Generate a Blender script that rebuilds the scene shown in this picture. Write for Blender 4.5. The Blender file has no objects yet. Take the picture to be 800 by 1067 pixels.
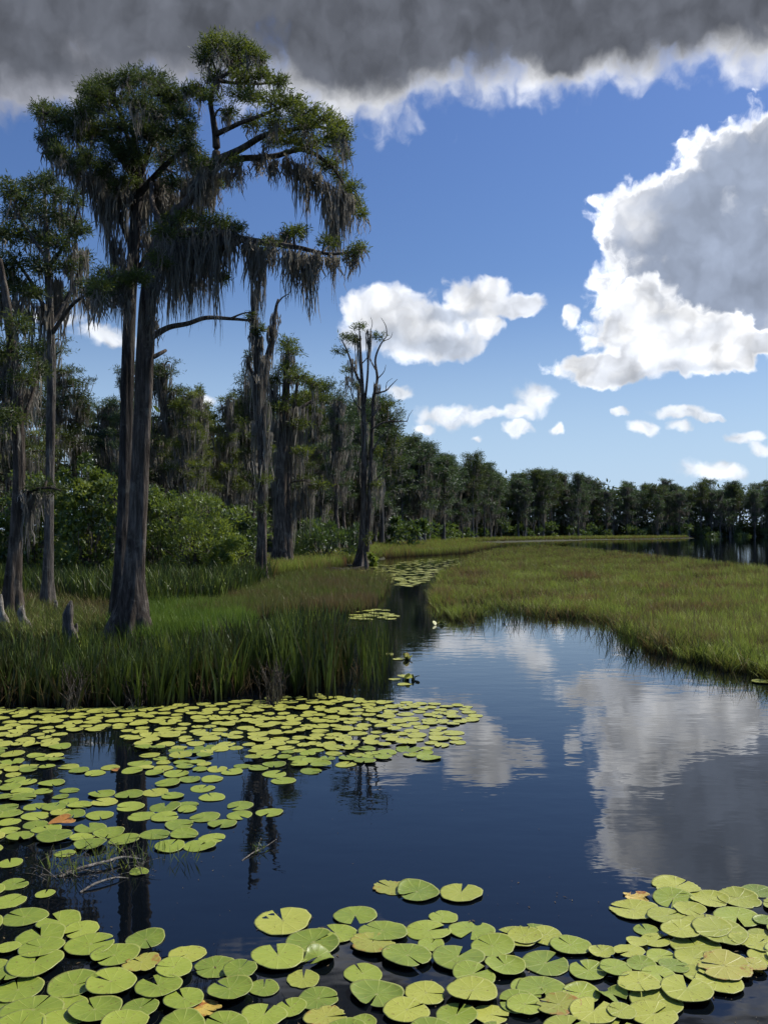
import bpy, math
import numpy as np

rng = np.random.default_rng(7)
PI = math.pi
scene = bpy.context.scene
COL = scene.collection

# ------------------------------------------------------------------ camera
H = 2.2            # eye height over the water
F = 890.0          # focal length in pixels of an 800 x 1067 frame
PITCH = math.atan(18.5 / F)
cam_d = bpy.data.cameras.new('camera')
cam = bpy.data.objects.new('camera', cam_d)
COL.objects.link(cam)
cam.location = (0, 0, H)
cam.rotation_euler = (PI / 2 + PITCH, 0, 0)
cam_d.sensor_fit = 'VERTICAL'
cam_d.sensor_height = 24
cam_d.lens = 24 * F / 1067
cam_d.clip_start = 0.05
cam_d.clip_end = 6000
scene.camera = cam
CA, SA = math.cos(PITCH), math.sin(PITCH)


def ray(px, py):
    u = (np.asarray(px, float) - 400) / F
    v = (533.5 - np.asarray(py, float)) / F
    return np.stack([u, CA - v * SA, v * CA + SA], -1)


def G(px, py, z=0.0):
    """where the measured point of the ground lies (metres)"""
    r = ray(px, py)
    return np.array([0, 0, H]) + r * ((z - H) / r[..., 2:3])


def P(px, py, Y):
    """point measured at distance Y"""
    r = ray(px, py)
    return np.array([0, 0, H]) + r * (np.asarray(Y, float) / r[..., 1])[..., None]


def project(pts):
    d = pts - np.array([0, 0, H])
    fw = d[:, 1] * CA + d[:, 2] * SA
    up = -d[:, 1] * SA + d[:, 2] * CA
    fw = np.maximum(fw, 1e-3)
    return 400 + F * d[:, 0] / fw, 533.5 - F * up / fw


def in_poly(x, y, poly):
    poly = np.asarray(poly, float)
    inside = np.zeros(len(x), bool)
    j = len(poly) - 1
    for i in range(len(poly)):
        xi, yi = poly[i]
        xj, yj = poly[j]
        c = ((yi > y) != (yj > y)) & (x < (xj - xi) * (y - yi) / (yj - yi + 1e-12) + xi)
        inside ^= c
        j = i
    return inside


# ------------------------------------------------------------------ materials
def new_mat(name):
    m = bpy.data.materials.new(name)
    m.use_nodes = True
    nt = m.node_tree
    nt.nodes.clear()
    return m, nt, nt.nodes, nt.links


def N(nodes, t, **kw):
    n = nodes.new(t)
    for k, v in kw.items():
        if k.startswith('i_'):
            n.inputs[k[2:].replace('_', ' ')].default_value = v
        else:
            setattr(n, k, v)
    return n


def ramp(nodes, stops, interp='LINEAR'):
    r = nodes.new('ShaderNodeValToRGB')
    r.color_ramp.interpolation = interp
    els = r.color_ramp.elements
    while len(els) < len(stops):
        els.new(0.5)
    for e, (p, c) in zip(els, stops):
        e.position = p
        e.color = (c[0], c[1], c[2], 1)
    return r


def leaf_mat(name, dark, mid, light, transl=0.35, gloss=0.06, nscale=0.6, rough=0.5):
    """foliage: tone attribute (per leaf) + slow noise over the plant"""
    m, nt, nd, ln = new_mat(name)
    out = N(nd, 'ShaderNodeOutputMaterial')
    att = N(nd, 'ShaderNodeAttribute', attribute_name='tone')
    geo = N(nd, 'ShaderNodeNewGeometry')
    noi = N(nd, 'ShaderNodeTexNoise', i_Scale=nscale, i_Detail=3.0)
    ln.new(geo.outputs['Position'], noi.inputs['Vector'])
    a = N(nd, 'ShaderNodeMath', operation='MULTIPLY_ADD')
    a.inputs[1].default_value = 0.9
    ln.new(noi.outputs['Fac'], a.inputs[0])
    s = N(nd, 'ShaderNodeMath', operation='SUBTRACT')
    s.inputs[1].default_value = 0.45
    ln.new(att.outputs['Fac'], s.inputs[0])
    ln.new(s.outputs[0], a.inputs[2])
    r = ramp(nd, [(0.0, dark), (0.5, mid), (1.0, light)])
    ln.new(a.outputs[0], r.inputs[0])
    dif = N(nd, 'ShaderNodeBsdfDiffuse')
    tr = N(nd, 'ShaderNodeBsdfTranslucent')
    gl = N(nd, 'ShaderNodeBsdfGlossy', i_Roughness=rough)
    ln.new(r.outputs[0], dif.inputs[0])
    hs = N(nd, 'ShaderNodeHueSaturation', i_Hue=0.49, i_Saturation=1.1, i_Value=1.2)
    ln.new(r.outputs[0], hs.inputs['Color'])
    ln.new(hs.outputs[0], tr.inputs[0])
    mx = N(nd, 'ShaderNodeMixShader')
    mx.inputs[0].default_value = transl
    ln.new(dif.outputs[0], mx.inputs[1])
    ln.new(tr.outputs[0], mx.inputs[2])
    m2 = N(nd, 'ShaderNodeMixShader')
    m2.inputs[0].default_value = gloss
    gl.inputs[0].default_value = (0.8, 0.85, 0.9, 1)
    ln.new(mx.outputs[0], m2.inputs[1])
    ln.new(gl.outputs[0], m2.inputs[2])
    ln.new(m2.outputs[0], out.inputs[0])
    return m


def bark_mat(name, c0, c1, c2, sc=6.0):
    m, nt, nd, ln = new_mat(name)
    out = N(nd, 'ShaderNodeOutputMaterial')
    tc = N(nd, 'ShaderNodeTexCoord')
    mp = N(nd, 'ShaderNodeMapping')
    mp.inputs['Scale'].default_value = (1, 1, 0.13)
    ln.new(tc.outputs['Object'], mp.inputs[0])
    n1 = N(nd, 'ShaderNodeTexNoise', i_Scale=sc * 2.2, i_Detail=6.0, i_Roughness=0.65)
    n2 = N(nd, 'ShaderNodeTexNoise', i_Scale=sc * 0.22, i_Detail=2.0)
    ln.new(mp.outputs[0], n1.inputs['Vector'])
    ln.new(tc.outputs['Object'], n2.inputs['Vector'])
    ad = N(nd, 'ShaderNodeMath', operation='MULTIPLY_ADD')
    ad.inputs[1].default_value = 0.75
    ln.new(n1.outputs['Fac'], ad.inputs[0])
    ml = N(nd, 'ShaderNodeMath', operation='MULTIPLY')
    ml.inputs[1].default_value = 0.3
    ln.new(n2.outputs['Fac'], ml.inputs[0])
    ln.new(ml.outputs[0], ad.inputs[2])
    r = ramp(nd, [(0.36, c0), (0.52, c1), (0.68, c2)])
    ln.new(ad.outputs[0], r.inputs[0])
    n4 = N(nd, 'ShaderNodeTexNoise', i_Scale=sc * 0.45, i_Detail=7.0, i_Roughness=0.7)
    ln.new(tc.outputs['Object'], n4.inputs['Vector'])
    lr = ramp(nd, [(0.54, (0, 0, 0)), (0.68, (0.65, 0.65, 0.65))])
    ln.new(n4.outputs['Fac'], lr.inputs[0])
    lm = N(nd, 'ShaderNodeMix', data_type='RGBA')
    lm.inputs['B'].default_value = (c2[0] * 1.05, c2[1] * 1.15, c2[2] * 1.15, 1)
    ln.new(lr.outputs[0], lm.inputs['Factor'])
    ln.new(r.outputs[0], lm.inputs['A'])
    bs = N(nd, 'ShaderNodeBsdfPrincipled', i_Roughness=0.9)
    bs.inputs['Specular IOR Level'].default_value = 0.15
    ln.new(lm.outputs['Result'], bs.inputs['Base Color'])
    bp = N(nd, 'ShaderNodeBump', i_Strength=1.0, i_Distance=0.08)
    ln.new(n1.outputs['Fac'], bp.inputs['Height'])
    ln.new(bp.outputs[0], bs.inputs['Normal'])
    ln.new(bs.outputs[0], out.inputs[0])
    return m


def pad_mat(name, cols, spots=None, rim=(0.45, 0.42, 0.16), spot_amt=0.62):
    """lily pad: veins radiating from the navel, blotches, slight per-pad change"""
    m, nt, nd, ln = new_mat(name)
    out = N(nd, 'ShaderNodeOutputMaterial')
    tc = N(nd, 'ShaderNodeTexCoord')
    oi = N(nd, 'ShaderNodeObjectInfo')
    att = N(nd, 'ShaderNodeAttribute', attribute_name='tone')
    gm = N(nd, 'ShaderNodeNewGeometry')
    # base colour
    n1 = N(nd, 'ShaderNodeTexNoise', i_Scale=1.6, i_Detail=5.0, i_Roughness=0.6, noise_dimensions='4D')
    ln.new(gm.outputs['Position'], n1.inputs['Vector'])
    n1.inputs['Scale'].default_value = 9.0
    w = N(nd, 'ShaderNodeMath', operation='MULTIPLY')
    w.inputs[1].default_value = 50
    ln.new(oi.outputs['Random'], w.inputs[0])
    ln.new(w.outputs[0], n1.inputs['W'])
    ma = N(nd, 'ShaderNodeMath', operation='MULTIPLY_ADD')
    ma.inputs[1].default_value = 0.55
    ln.new(n1.outputs['Fac'], ma.inputs[0])
    mb = N(nd, 'ShaderNodeMath', operation='MULTIPLY')
    mb.inputs[1].default_value = 0.45
    ln.new(oi.outputs['Random'], mb.inputs[0])
    ln.new(mb.outputs[0], ma.inputs[2])
    r = ramp(nd, [(0.12, cols[0]), (0.5, cols[1]), (0.88, cols[2])])
    ln.new(ma.outputs[0], r.inputs[0])
    # veins: angle from the navel (UV holds local coords)
    sp = N(nd, 'ShaderNodeSeparateXYZ')
    uv = N(nd, 'ShaderNodeUVMap')
    ln.new(uv.outputs[0], sp.inputs[0])
    at = N(nd, 'ShaderNodeMath', operation='ARCTAN2')
    ln.new(sp.outputs['Y'], at.inputs[0])
    ln.new(sp.outputs['X'], at.inputs[1])
    fr = N(nd, 'ShaderNodeMath', operation='MULTIPLY')
    fr.inputs[1].default_value = 11.0
    ln.new(at.outputs[0], fr.inputs[0])
    co = N(nd, 'ShaderNodeMath', operation='COSINE')
    ln.new(fr.outputs[0], co.inputs[0])
    vr = ramp(nd, [(0.90, (0, 0, 0)), (1.0, (1, 1, 1))])
    ln.new(co.outputs[0], vr.inputs[0])
    vm = N(nd, 'ShaderNodeMix', data_type='RGBA', blend_type='MIX')
    vm.inputs['B'].default_value = (cols[2][0] * 1.15, cols[2][1] * 1.1, cols[2][2] * 1.3, 1)
    vf = N(nd, 'ShaderNodeMath', operation='MULTIPLY')
    vf.inputs[1].default_value = 0.35
    ln.new(vr.outputs[0], vf.inputs[0])
    ln.new(vf.outputs[0], vm.inputs['Factor'])
    ln.new(r.outputs[0], vm.inputs['A'])
    # navel and rim from tone (0 centre .. 1 rim)
    rr = ramp(nd, [(0.0, (1, 1, 1)), (0.10, (0, 0, 0)), (0.93, (0, 0, 0)), (1.0, (0.75, 0.75, 0.75))])
    ln.new(att.outputs['Fac'], rr.inputs[0])
    rm = N(nd, 'ShaderNodeMix', data_type='RGBA')
    rm.inputs['B'].default_value = (rim[0] * 0.75, rim[1] * 0.8, rim[2] * 0.7, 1)
    ln.new(rr.outputs[0], rm.inputs['Factor'])
    ln.new(vm.outputs['Result'], rm.inputs['A'])
    colr = rm.outputs['Result']
    if spots:
        n3 = N(nd, 'ShaderNodeTexNoise', i_Scale=16.0, i_Detail=4.0, i_Roughness=0.7)
        ln.new(gm.outputs['Position'], n3.inputs['Vector'])
        ed = N(nd, 'ShaderNodeMath', operation='MULTIPLY_ADD')
        ed.inputs[1].default_value = 0.22
        ln.new(att.outputs['Fac'], ed.inputs[0])
        ln.new(n3.outputs['Fac'], ed.inputs[2])
        sr = ramp(nd, [(spot_amt, (0, 0, 0)), (spot_amt + 0.1, (1, 1, 1))])
        ln.new(ed.outputs[0], sr.inputs[0])
        sm = N(nd, 'ShaderNodeMix', data_type='RGBA')
        sm.inputs['B'].default_value = (*spots, 1)
        ln.new(sr.outputs[0], sm.inputs['Factor'])
        ln.new(colr, sm.inputs['A'])
        colr = sm.outputs['Result']
    # tiny brown specks
    vo = N(nd, 'ShaderNodeTexNoise', i_Scale=85.0, i_Detail=1.0)
    ln.new(gm.outputs['Position'], vo.inputs['Vector'])
    vor = ramp(nd, [(0.66, (0, 0, 0)), (0.74, (0.8, 0.8, 0.8))])
    ln.new(vo.outputs['Fac'], vor.inputs[0])
    km = N(nd, 'ShaderNodeMix', data_type='RGBA')
    km.inputs['B'].default_value = (0.16, 0.10, 0.03, 1)
    ln.new(vor.outputs[0], km.inputs['Factor'])
    ln.new(colr, km.inputs['A'])
    bs = N(nd, 'ShaderNodeBsdfPrincipled', i_Roughness=0.42)
    bs.inputs['Specular IOR Level'].default_value = 0.45
    ln.new(km.outputs['Result'], bs.inputs['Base Color'])
    bp = N(nd, 'ShaderNodeBump', i_Strength=0.35, i_Distance=0.01)
    hm = N(nd, 'ShaderNodeMath', operation='MULTIPLY_ADD')
    hm.inputs[1].default_value = 0.35
    ln.new(vr.outputs[0], hm.inputs[0])
    ln.new(n1.outputs['Fac'], hm.inputs[2])
    ln.new(hm.outputs[0], bp.inputs['Height'])
    ln.new(bp.outputs[0], bs.inputs['Normal'])
    ln.new(bs.outputs[0], out.inputs[0])
    return m


def grass_mat(name, cols, foot_to=0.35, transl=0.3, nscale=0.12, gloss=0.02, foot_col=(0.05, 0.034, 0.018), streak=False):
    """blades: tone attr; foot attribute (0 root .. 1 tip) darkens the roots, part browning, part painted shade between blades; patches by slow noise"""
    m, nt, nd, ln = new_mat(name)
    out = N(nd, 'ShaderNodeOutputMaterial')
    att = N(nd, 'ShaderNodeAttribute', attribute_name='tone')
    foot = N(nd, 'ShaderNodeAttribute', attribute_name='foot')
    geo = N(nd, 'ShaderNodeNewGeometry')
    mp = N(nd, 'ShaderNodeMapping')
    mp.inputs['Scale'].default_value = (1, 0.45, 0) if streak else (1, 1, 0)
    ln.new(geo.outputs['Position'], mp.inputs[0])
    noi = N(nd, 'ShaderNodeTexNoise', i_Scale=nscale, i_Detail=4.0, i_Roughness=0.6)
    ln.new(mp.outputs[0], noi.inputs['Vector'])
    a = N(nd, 'ShaderNodeMath', operation='MULTIPLY_ADD')
    a.inputs[1].default_value = 2.6
    ln.new(noi.outputs['Fac'], a.inputs[0])
    s = N(nd, 'ShaderNodeMath', operation='MULTIPLY_ADD')
    s.inputs[1].default_value = 0.75
    s.inputs[2].default_value = -1.18
    ln.new(att.outputs['Fac'], s.inputs[0])
    ln.new(s.outputs[0], a.inputs[2])
    r = ramp(nd, [(i / (len(cols) - 1), c) for i, c in enumerate(cols)])
    ln.new(a.outputs[0], r.inputs[0])
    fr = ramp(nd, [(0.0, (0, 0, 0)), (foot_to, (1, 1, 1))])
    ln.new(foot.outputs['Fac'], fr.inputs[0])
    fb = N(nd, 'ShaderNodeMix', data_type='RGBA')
    fb.inputs['A'].default_value = (*foot_col, 1)  # dark root colour: browning and the shade low among blades, both painted
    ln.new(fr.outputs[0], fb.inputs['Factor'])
    ln.new(r.outputs[0], fb.inputs['B'])
    dif = N(nd, 'ShaderNodeBsdfDiffuse')
    tr = N(nd, 'ShaderNodeBsdfTranslucent')
    gl = N(nd, 'ShaderNodeBsdfGlossy', i_Roughness=0.45)
    ln.new(fb.outputs['Result'], dif.inputs[0])
    ln.new(fb.outputs['Result'], tr.inputs[0])
    mx = N(nd, 'ShaderNodeMixShader')
    mx.inputs[0].default_value = transl
    ln.new(dif.outputs[0], mx.inputs[1])
    ln.new(tr.outputs[0], mx.inputs[2])
    m2 = N(nd, 'ShaderNodeMixShader')
    m2.inputs[0].default_value = gloss
    ln.new(mx.outputs[0], m2.inputs[1])
    ln.new(gl.outputs[0], m2.inputs[2])
    ln.new(m2.outputs[0], out.inputs[0])
    return m


M = {}
M['bark'] = bark_mat('cypress_bark', (0.022, 0.017, 0.013), (0.085, 0.068, 0.054), (0.22, 0.185, 0.15))
M['bark_dark'] = bark_mat('shaded_bark', (0.014, 0.012, 0.010), (0.05, 0.042, 0.036), (0.13, 0.115, 0.10))  # darker copy of the bark, shade on the rear twin put into colour
M['bark_grey'] = bark_mat('grey_bark', (0.04, 0.035, 0.03), (0.12, 0.105, 0.09), (0.27, 0.24, 0.20))
M['bark_far'] = bark_mat('far_bark', (0.05, 0.05, 0.048), (0.11, 0.105, 0.098), (0.20, 0.19, 0.17), 2.0)
M['dead'] = bark_mat('weathered_wood', (0.07, 0.06, 0.05), (0.24, 0.215, 0.18), (0.52, 0.47, 0.40), 12)
M['wet'] = bark_mat('wet_wood', (0.01, 0.009, 0.008), (0.03, 0.025, 0.02), (0.07, 0.06, 0.05), 8)
M['needles'] = leaf_mat('cypress_needles', (0.034, 0.048, 0.012), (0.105, 0.140, 0.028), (0.22, 0.26, 0.05), transl=0.5, gloss=0.03)
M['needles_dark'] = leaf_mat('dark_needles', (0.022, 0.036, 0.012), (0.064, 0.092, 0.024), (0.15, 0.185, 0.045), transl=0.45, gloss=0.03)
M['needles_far'] = leaf_mat('far_needles', (0.022, 0.040, 0.014), (0.056, 0.094, 0.028), (0.11, 0.165, 0.045), transl=0.42, nscale=0.2)
M['moss'] = leaf_mat('spanish_moss', (0.085, 0.080, 0.066), (0.22, 0.207, 0.175), (0.42, 0.40, 0.345), transl=0.45, gloss=0.0)
M['moss_far'] = leaf_mat('far_moss', (0.09, 0.085, 0.072), (0.18, 0.17, 0.145), (0.30, 0.285, 0.24), transl=0.4, gloss=0.0)
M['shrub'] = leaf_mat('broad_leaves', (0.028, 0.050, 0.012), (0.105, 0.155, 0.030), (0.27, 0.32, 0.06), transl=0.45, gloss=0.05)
M['shrub_lit'] = leaf_mat('sunlit_willow_leaves', (0.055, 0.085, 0.018), (0.165, 0.23, 0.042), (0.34, 0.40, 0.075), transl=0.5, gloss=0.05)  # sunlight put into the colour: brighter, yellower greens than the other shrubs
M['shrub_far'] = leaf_mat('far_leaves', (0.03, 0.055, 0.014), (0.08, 0.13, 0.03), (0.16, 0.22, 0.05), transl=0.45, nscale=0.25)

# ------------------------------------------------------------------ mesh builder
class MB:
    def __init__(s):
        s.v = []; s.n = 0
        s.q = []; s.t = []
        s.va = {}           # vertex attributes name -> list
        s.tone = []
        s.mq = []; s.mt = []; s.mi = 0

    def add(s, v, quads=None, tris=None, tone=0.5, **attr):
        v = np.asarray(v, float).reshape(-1, 3)
        if quads is not None and len(quads):
            s.q.append(np.asarray(quads, np.int64) + s.n); s.mq.append(np.full(len(quads), s.mi))
        if tris is not None and len(tris):
            s.t.append(np.asarray(tris, np.int64) + s.n); s.mt.append(np.full(len(tris), s.mi))
        s.v.append(v)
        s.tone.append(np.broadcast_to(np.asarray(tone, float), (len(v),)))
        for k, a in attr.items():
            s.va.setdefault(k, []).append(np.broadcast_to(np.asarray(a, float), (len(v),)))
        s.n += len(v)

    def mesh(s, name, mat, origin=(0, 0, 0), smooth=False):
        v = np.concatenate(s.v) - np.asarray(origin, float)
        q = np.concatenate(s.q) if s.q else np.zeros((0, 4), np.int64)
        t = np.concatenate(s.t) if s.t else np.zeros((0, 3), np.int64)
        me = bpy.data.meshes.new(name)
        me.vertices.add(len(v))
        me.vertices.foreach_set('co', v.astype(np.float32).ravel())
        me.loops.add(q.size + t.size)
        me.loops.foreach_set('vertex_index', np.concatenate([q.ravel(), t.ravel()]).astype(np.int32))
        me.polygons.add(len(q) + len(t))
        ls = np.concatenate([np.arange(len(q)) * 4, q.size + np.arange(len(t)) * 3])
        me.polygons.foreach_set('loop_start', ls.astype(np.int32))
        me.polygons.foreach_set('use_smooth', np.full(len(q) + len(t), smooth))
        if isinstance(mat, (list, tuple)):
            me.polygons.foreach_set('material_index', np.concatenate(s.mq + s.mt).astype(np.int32))
        a = me.attributes.new('tone', 'FLOAT', 'POINT')
        a.data.foreach_set('value', np.concatenate(s.tone).astype(np.float32))
        for k, l in s.va.items():
            a = me.attributes.new(k, 'FLOAT', 'POINT')
            a.data.foreach_set('value', np.concatenate(l).astype(np.float32))
        me.update(calc_edges=True)
        for mm in (mat if isinstance(mat, (list, tuple)) else [mat]):
            me.materials.append(mm)
        return me

    def build(s, name, mat, parent=None, origin=(0, 0, 0), smooth=False):
        me = s.mesh(name, mat, origin, smooth)
        o = bpy.data.objects.new(name, me)
        COL.objects.link(o)
        if parent is not None:
            o.parent = parent
        else:
            o.location = origin
        return o


def tag(o, label=None, cat=None, group=None, kind=None):
    if label: o['label'] = label
    if cat: o['category'] = cat
    if group: o['group'] = group
    if kind: o['kind'] = kind
    return o


def empty(name, loc, label=None, cat=None, group=None):
    o = bpy.data.objects.new(name, None)
    COL.objects.link(o)
    o.empty_display_size = 0.3
    o.location = loc
    return tag(o, label, cat, group)


def dup(root, loc, rz, sc, label, group, sz=None):
    r = root.copy(); COL.objects.link(r)
    r.location = loc; r.rotation_euler = (0, 0, rz)
    r.scale = (sc, sc, sz or sc)
    r['label'] = label; r['group'] = group
    for ch in list(root.children):
        c = ch.copy(); COL.objects.link(c); c.parent = r
        for g in list(ch.children):
            d = g.copy(); COL.objects.link(d); d.parent = c
    return r


def norm(a):
    return a / np.maximum(np.linalg.norm(a, axis=-1, keepdims=True), 1e-9)


def smooth_path(pts, rad, n=6):
    """Catmull-Rom through points with radii"""
    p = np.asarray(pts, float); r = np.asarray(rad, float)
    pp = np.vstack([2 * p[0] - p[1], p, 2 * p[-1] - p[-2]])
    out, ro = [], []
    for i in range(len(p) - 1):
        a, b, c, d = pp[i:i + 4]
        for k in range(n):
            t = k / n
            out.append(0.5 * (2 * b + (c - a) * t + (2 * a - 5 * b + 4 * c - d) * t * t + (3 * b - a - 3 * c + d) * t ** 3))
            ro.append(r[i] * (1 - t) + r[i + 1] * t)
    out.append(p[-1]); ro.append(r[-1])
    return np.array(out), np.array(ro)


def tube(mb, pts, rad, sides=8, tone=0.5, flute=None, cap=True):
    pts = np.asarray(pts, float); rad = np.asarray(rad, float)
    n = len(pts)
    d = norm(np.gradient(pts, axis=0))
    ref = np.where(np.abs(d[:, 2:3]) > 0.8, np.array([[1.0, 0, 0]]), np.array([[0, 0, 1.0]]))
    ref = np.broadcast_to(ref[0], d.shape)
    a = norm(np.cross(d, ref)); b = np.cross(d, a)
    th = np.linspace(0, 2 * PI, sides, endpoint=False)
    rr = np.repeat(rad[:, None], sides, 1)
    if flute is not None:
        rr = rr * flute(np.arange(n), th)
    v = pts[:, None, :] + rr[..., None] * (np.cos(th)[None, :, None] * a[:, None, :] + np.sin(th)[None, :, None] * b[:, None, :])
    i = np.arange(n - 1)[:, None] * sides
    k = np.arange(sides)[None, :]
    k2 = (k + 1) % sides
    q = np.stack([i + k, i + k2, i + sides + k2, i + sides + k], -1).reshape(-1, 4)
    v = v.reshape(-1, 3)
    tr = None
    if cap:
        v = np.vstack([v, pts[-1] + d[-1] * rad[-1] * 0.6])
        e = (n - 1) * sides
        tr = np.stack([e + np.arange(sides), e + (np.arange(sides) + 1) % sides, np.full(sides, n * sides)], -1)
    mb.add(v, q, tr, tone)


def leaves(mb, base, direc, length, width, tone, fold=0.0):
    """diamond leaf / spray faces"""
    n = len(base)
    length = np.broadcast_to(np.asarray(length, float), (n,))[:, None]
    width = np.broadcast_to(np.asarray(width, float), (n,))[:, None]
    d = norm(direc)
    rnd = norm(rng.normal(size=(n, 3)) + np.array([0, 0, 0.6]))
    s = norm(np.cross(d, rnd))
    mid = base + d * length * 0.45
    tip = base + d * length
    v = np.stack([base, mid + s * width * 0.5, tip, mid - s * width * 0.5], 1)
    q = np.arange(n * 4).reshape(n, 4)
    mb.add(v.reshape(-1, 3), q, None, np.repeat(np.broadcast_to(np.asarray(tone, float), (n,)), 4))


def clump(mb, twig, c, rx, rz, n, lsize, tone, ry=None, droop=0.15):
    """feathery pad of sprays carried on small twigs"""
    ry = ry or rx
    k = max(5, n // 14)
    dirs = norm(rng.normal(size=(k, 3)) * np.array([1, 1, 0.75]) + np.array([0, 0, 0.15]))
    ends = dirs * np.array([rx, ry, rz]) * (0.6 + 0.5 * rng.random((k, 1)))
    start = np.asarray(c) + np.array([0, 0, -rz * 0.5])
    per = n // k + 1
    t = 0.3 + 0.75 * rng.random((k, per, 1)) ** 0.8
    b = start + (np.asarray(c) - start) * np.minimum(t * 1.5, 1) + ends[:, None, :] * t
    b = b + rng.normal(size=b.shape) * lsize * 0.45
    dd = norm(ends)[:, None, :] * 0.55 + rng.normal(size=b.shape) * 0.65 + np.array([0, 0, -droop + 0.25])
    tn = tone + 0.22 * (rng.random((k, 1)) - 0.5) + 0.22 * (rng.random((k, per)) - 0.5)
    b = b.reshape(-1, 3); dd = dd.reshape(-1, 3)
    leaves(mb, b, dd, lsize * (0.7 + 0.7 * rng.random(len(b))), lsize * 0.19 * (0.7 + 0.6 * rng.random(len(b))), np.clip(tn.ravel(), 0, 1))
    if twig is not None:
        keep = twig.mi; twig.mi = 1
        for e in ends[:max(3, k // 3)]:
            tube(twig, [start, (start + np.asarray(c) + e) / 2 + np.array([0, 0, rz * .1]), np.asarray(c) + e * 0.8],
                 np.array([0.012, 0.008, 0.004]) * (lsize / 0.15), 3, cap=False)
        twig.mi = keep


def moss(mb, top, length, width, n, w=0.016, depth=None, tone=0.5, wob=0.05):
    """hanging bundle of strands, broad at the top and tapering down"""
    top = np.asarray(top, float)
    depth = depth or width
    S = 6
    L = length * (0.25 + 0.75 * rng.random(n) ** 1.6)
    off = (rng.random((n, 2)) - 0.5) * np.array([width, depth])
    t = np.linspace(0, 1, S)[None, :]
    taper = 1 - 0.55 * t * (L[:, None] / length)
    x = top[0] + off[:, :1] * taper + np.cumsum(rng.normal(size=(n, S)) * wob, 1) * 0.6
    y = top[1] + off[:, 1:] * taper + np.cumsum(rng.normal(size=(n, S)) * wob, 1) * 0.6
    z = top[2] - L[:, None] * t + rng.normal(size=(n, 1)) * 0.06
    c = np.stack([x, y, z], -1)
    ang = rng.random(n) * PI
    side = np.stack([np.cos(ang), np.sin(ang), 0 * ang], -1)[:, None, :]
    prof = np.array([0.7, 1.2, 1.25, 1.0, 0.7, 0.15])[None, :, None]
    ww = (w * (0.5 + rng.random(n)))[:, None, None] * prof * (0.7 + 0.6 * rng.random((n, S, 1)))
    v = np.stack([c - side * ww, c + side * ww], 2).reshape(n, S * 2, 3)
    i = np.arange(S - 1) * 2
    f = np.stack([i, i + 1, i + 3, i + 2], -1)
    q = (np.arange(n)[:, None, None] * (S * 2) + f[None]).reshape(-1, 4)
    tn = np.clip(tone + 0.5 * (rng.random(n) - 0.5), 0, 1)
    mb.add(v.reshape(-1, 3), q, None, np.repeat(tn, S * 2))


def buttress(n_lobes, base_n, amp=0.22, seed=0):
    ph = np.random.default_rng(seed).random(4) * 2 * PI

    def f(i, th):
        k = np.clip(1 - i / base_n, 0, 1)[:, None] ** 1.3
        lob = np.cos(n_lobes * th + ph[0])[None, :] + 0.6 * np.cos((n_lobes + 2) * th + ph[1])[None, :]
        low = 0.08 * np.cos(3 * th[None, :] + ph[2] + 0.03 * i[:, None]) + 0.05 * np.sin(7 * th[None, :] + 0.35 * i[:, None])
        return 1 + amp * k * lob + low
    return f


# ------------------------------------------------------------------ measured trees (hero trees)
def limb_pts(pix, Y0, spread=0.0, dz=0.0):
    pix = np.asarray(pix, float)
    n = len(pix)
    Y = Y0 + np.linspace(0, 1, n) ** 1.2 * spread
    return P(pix[:, 0], pix[:, 1], Y)


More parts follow.
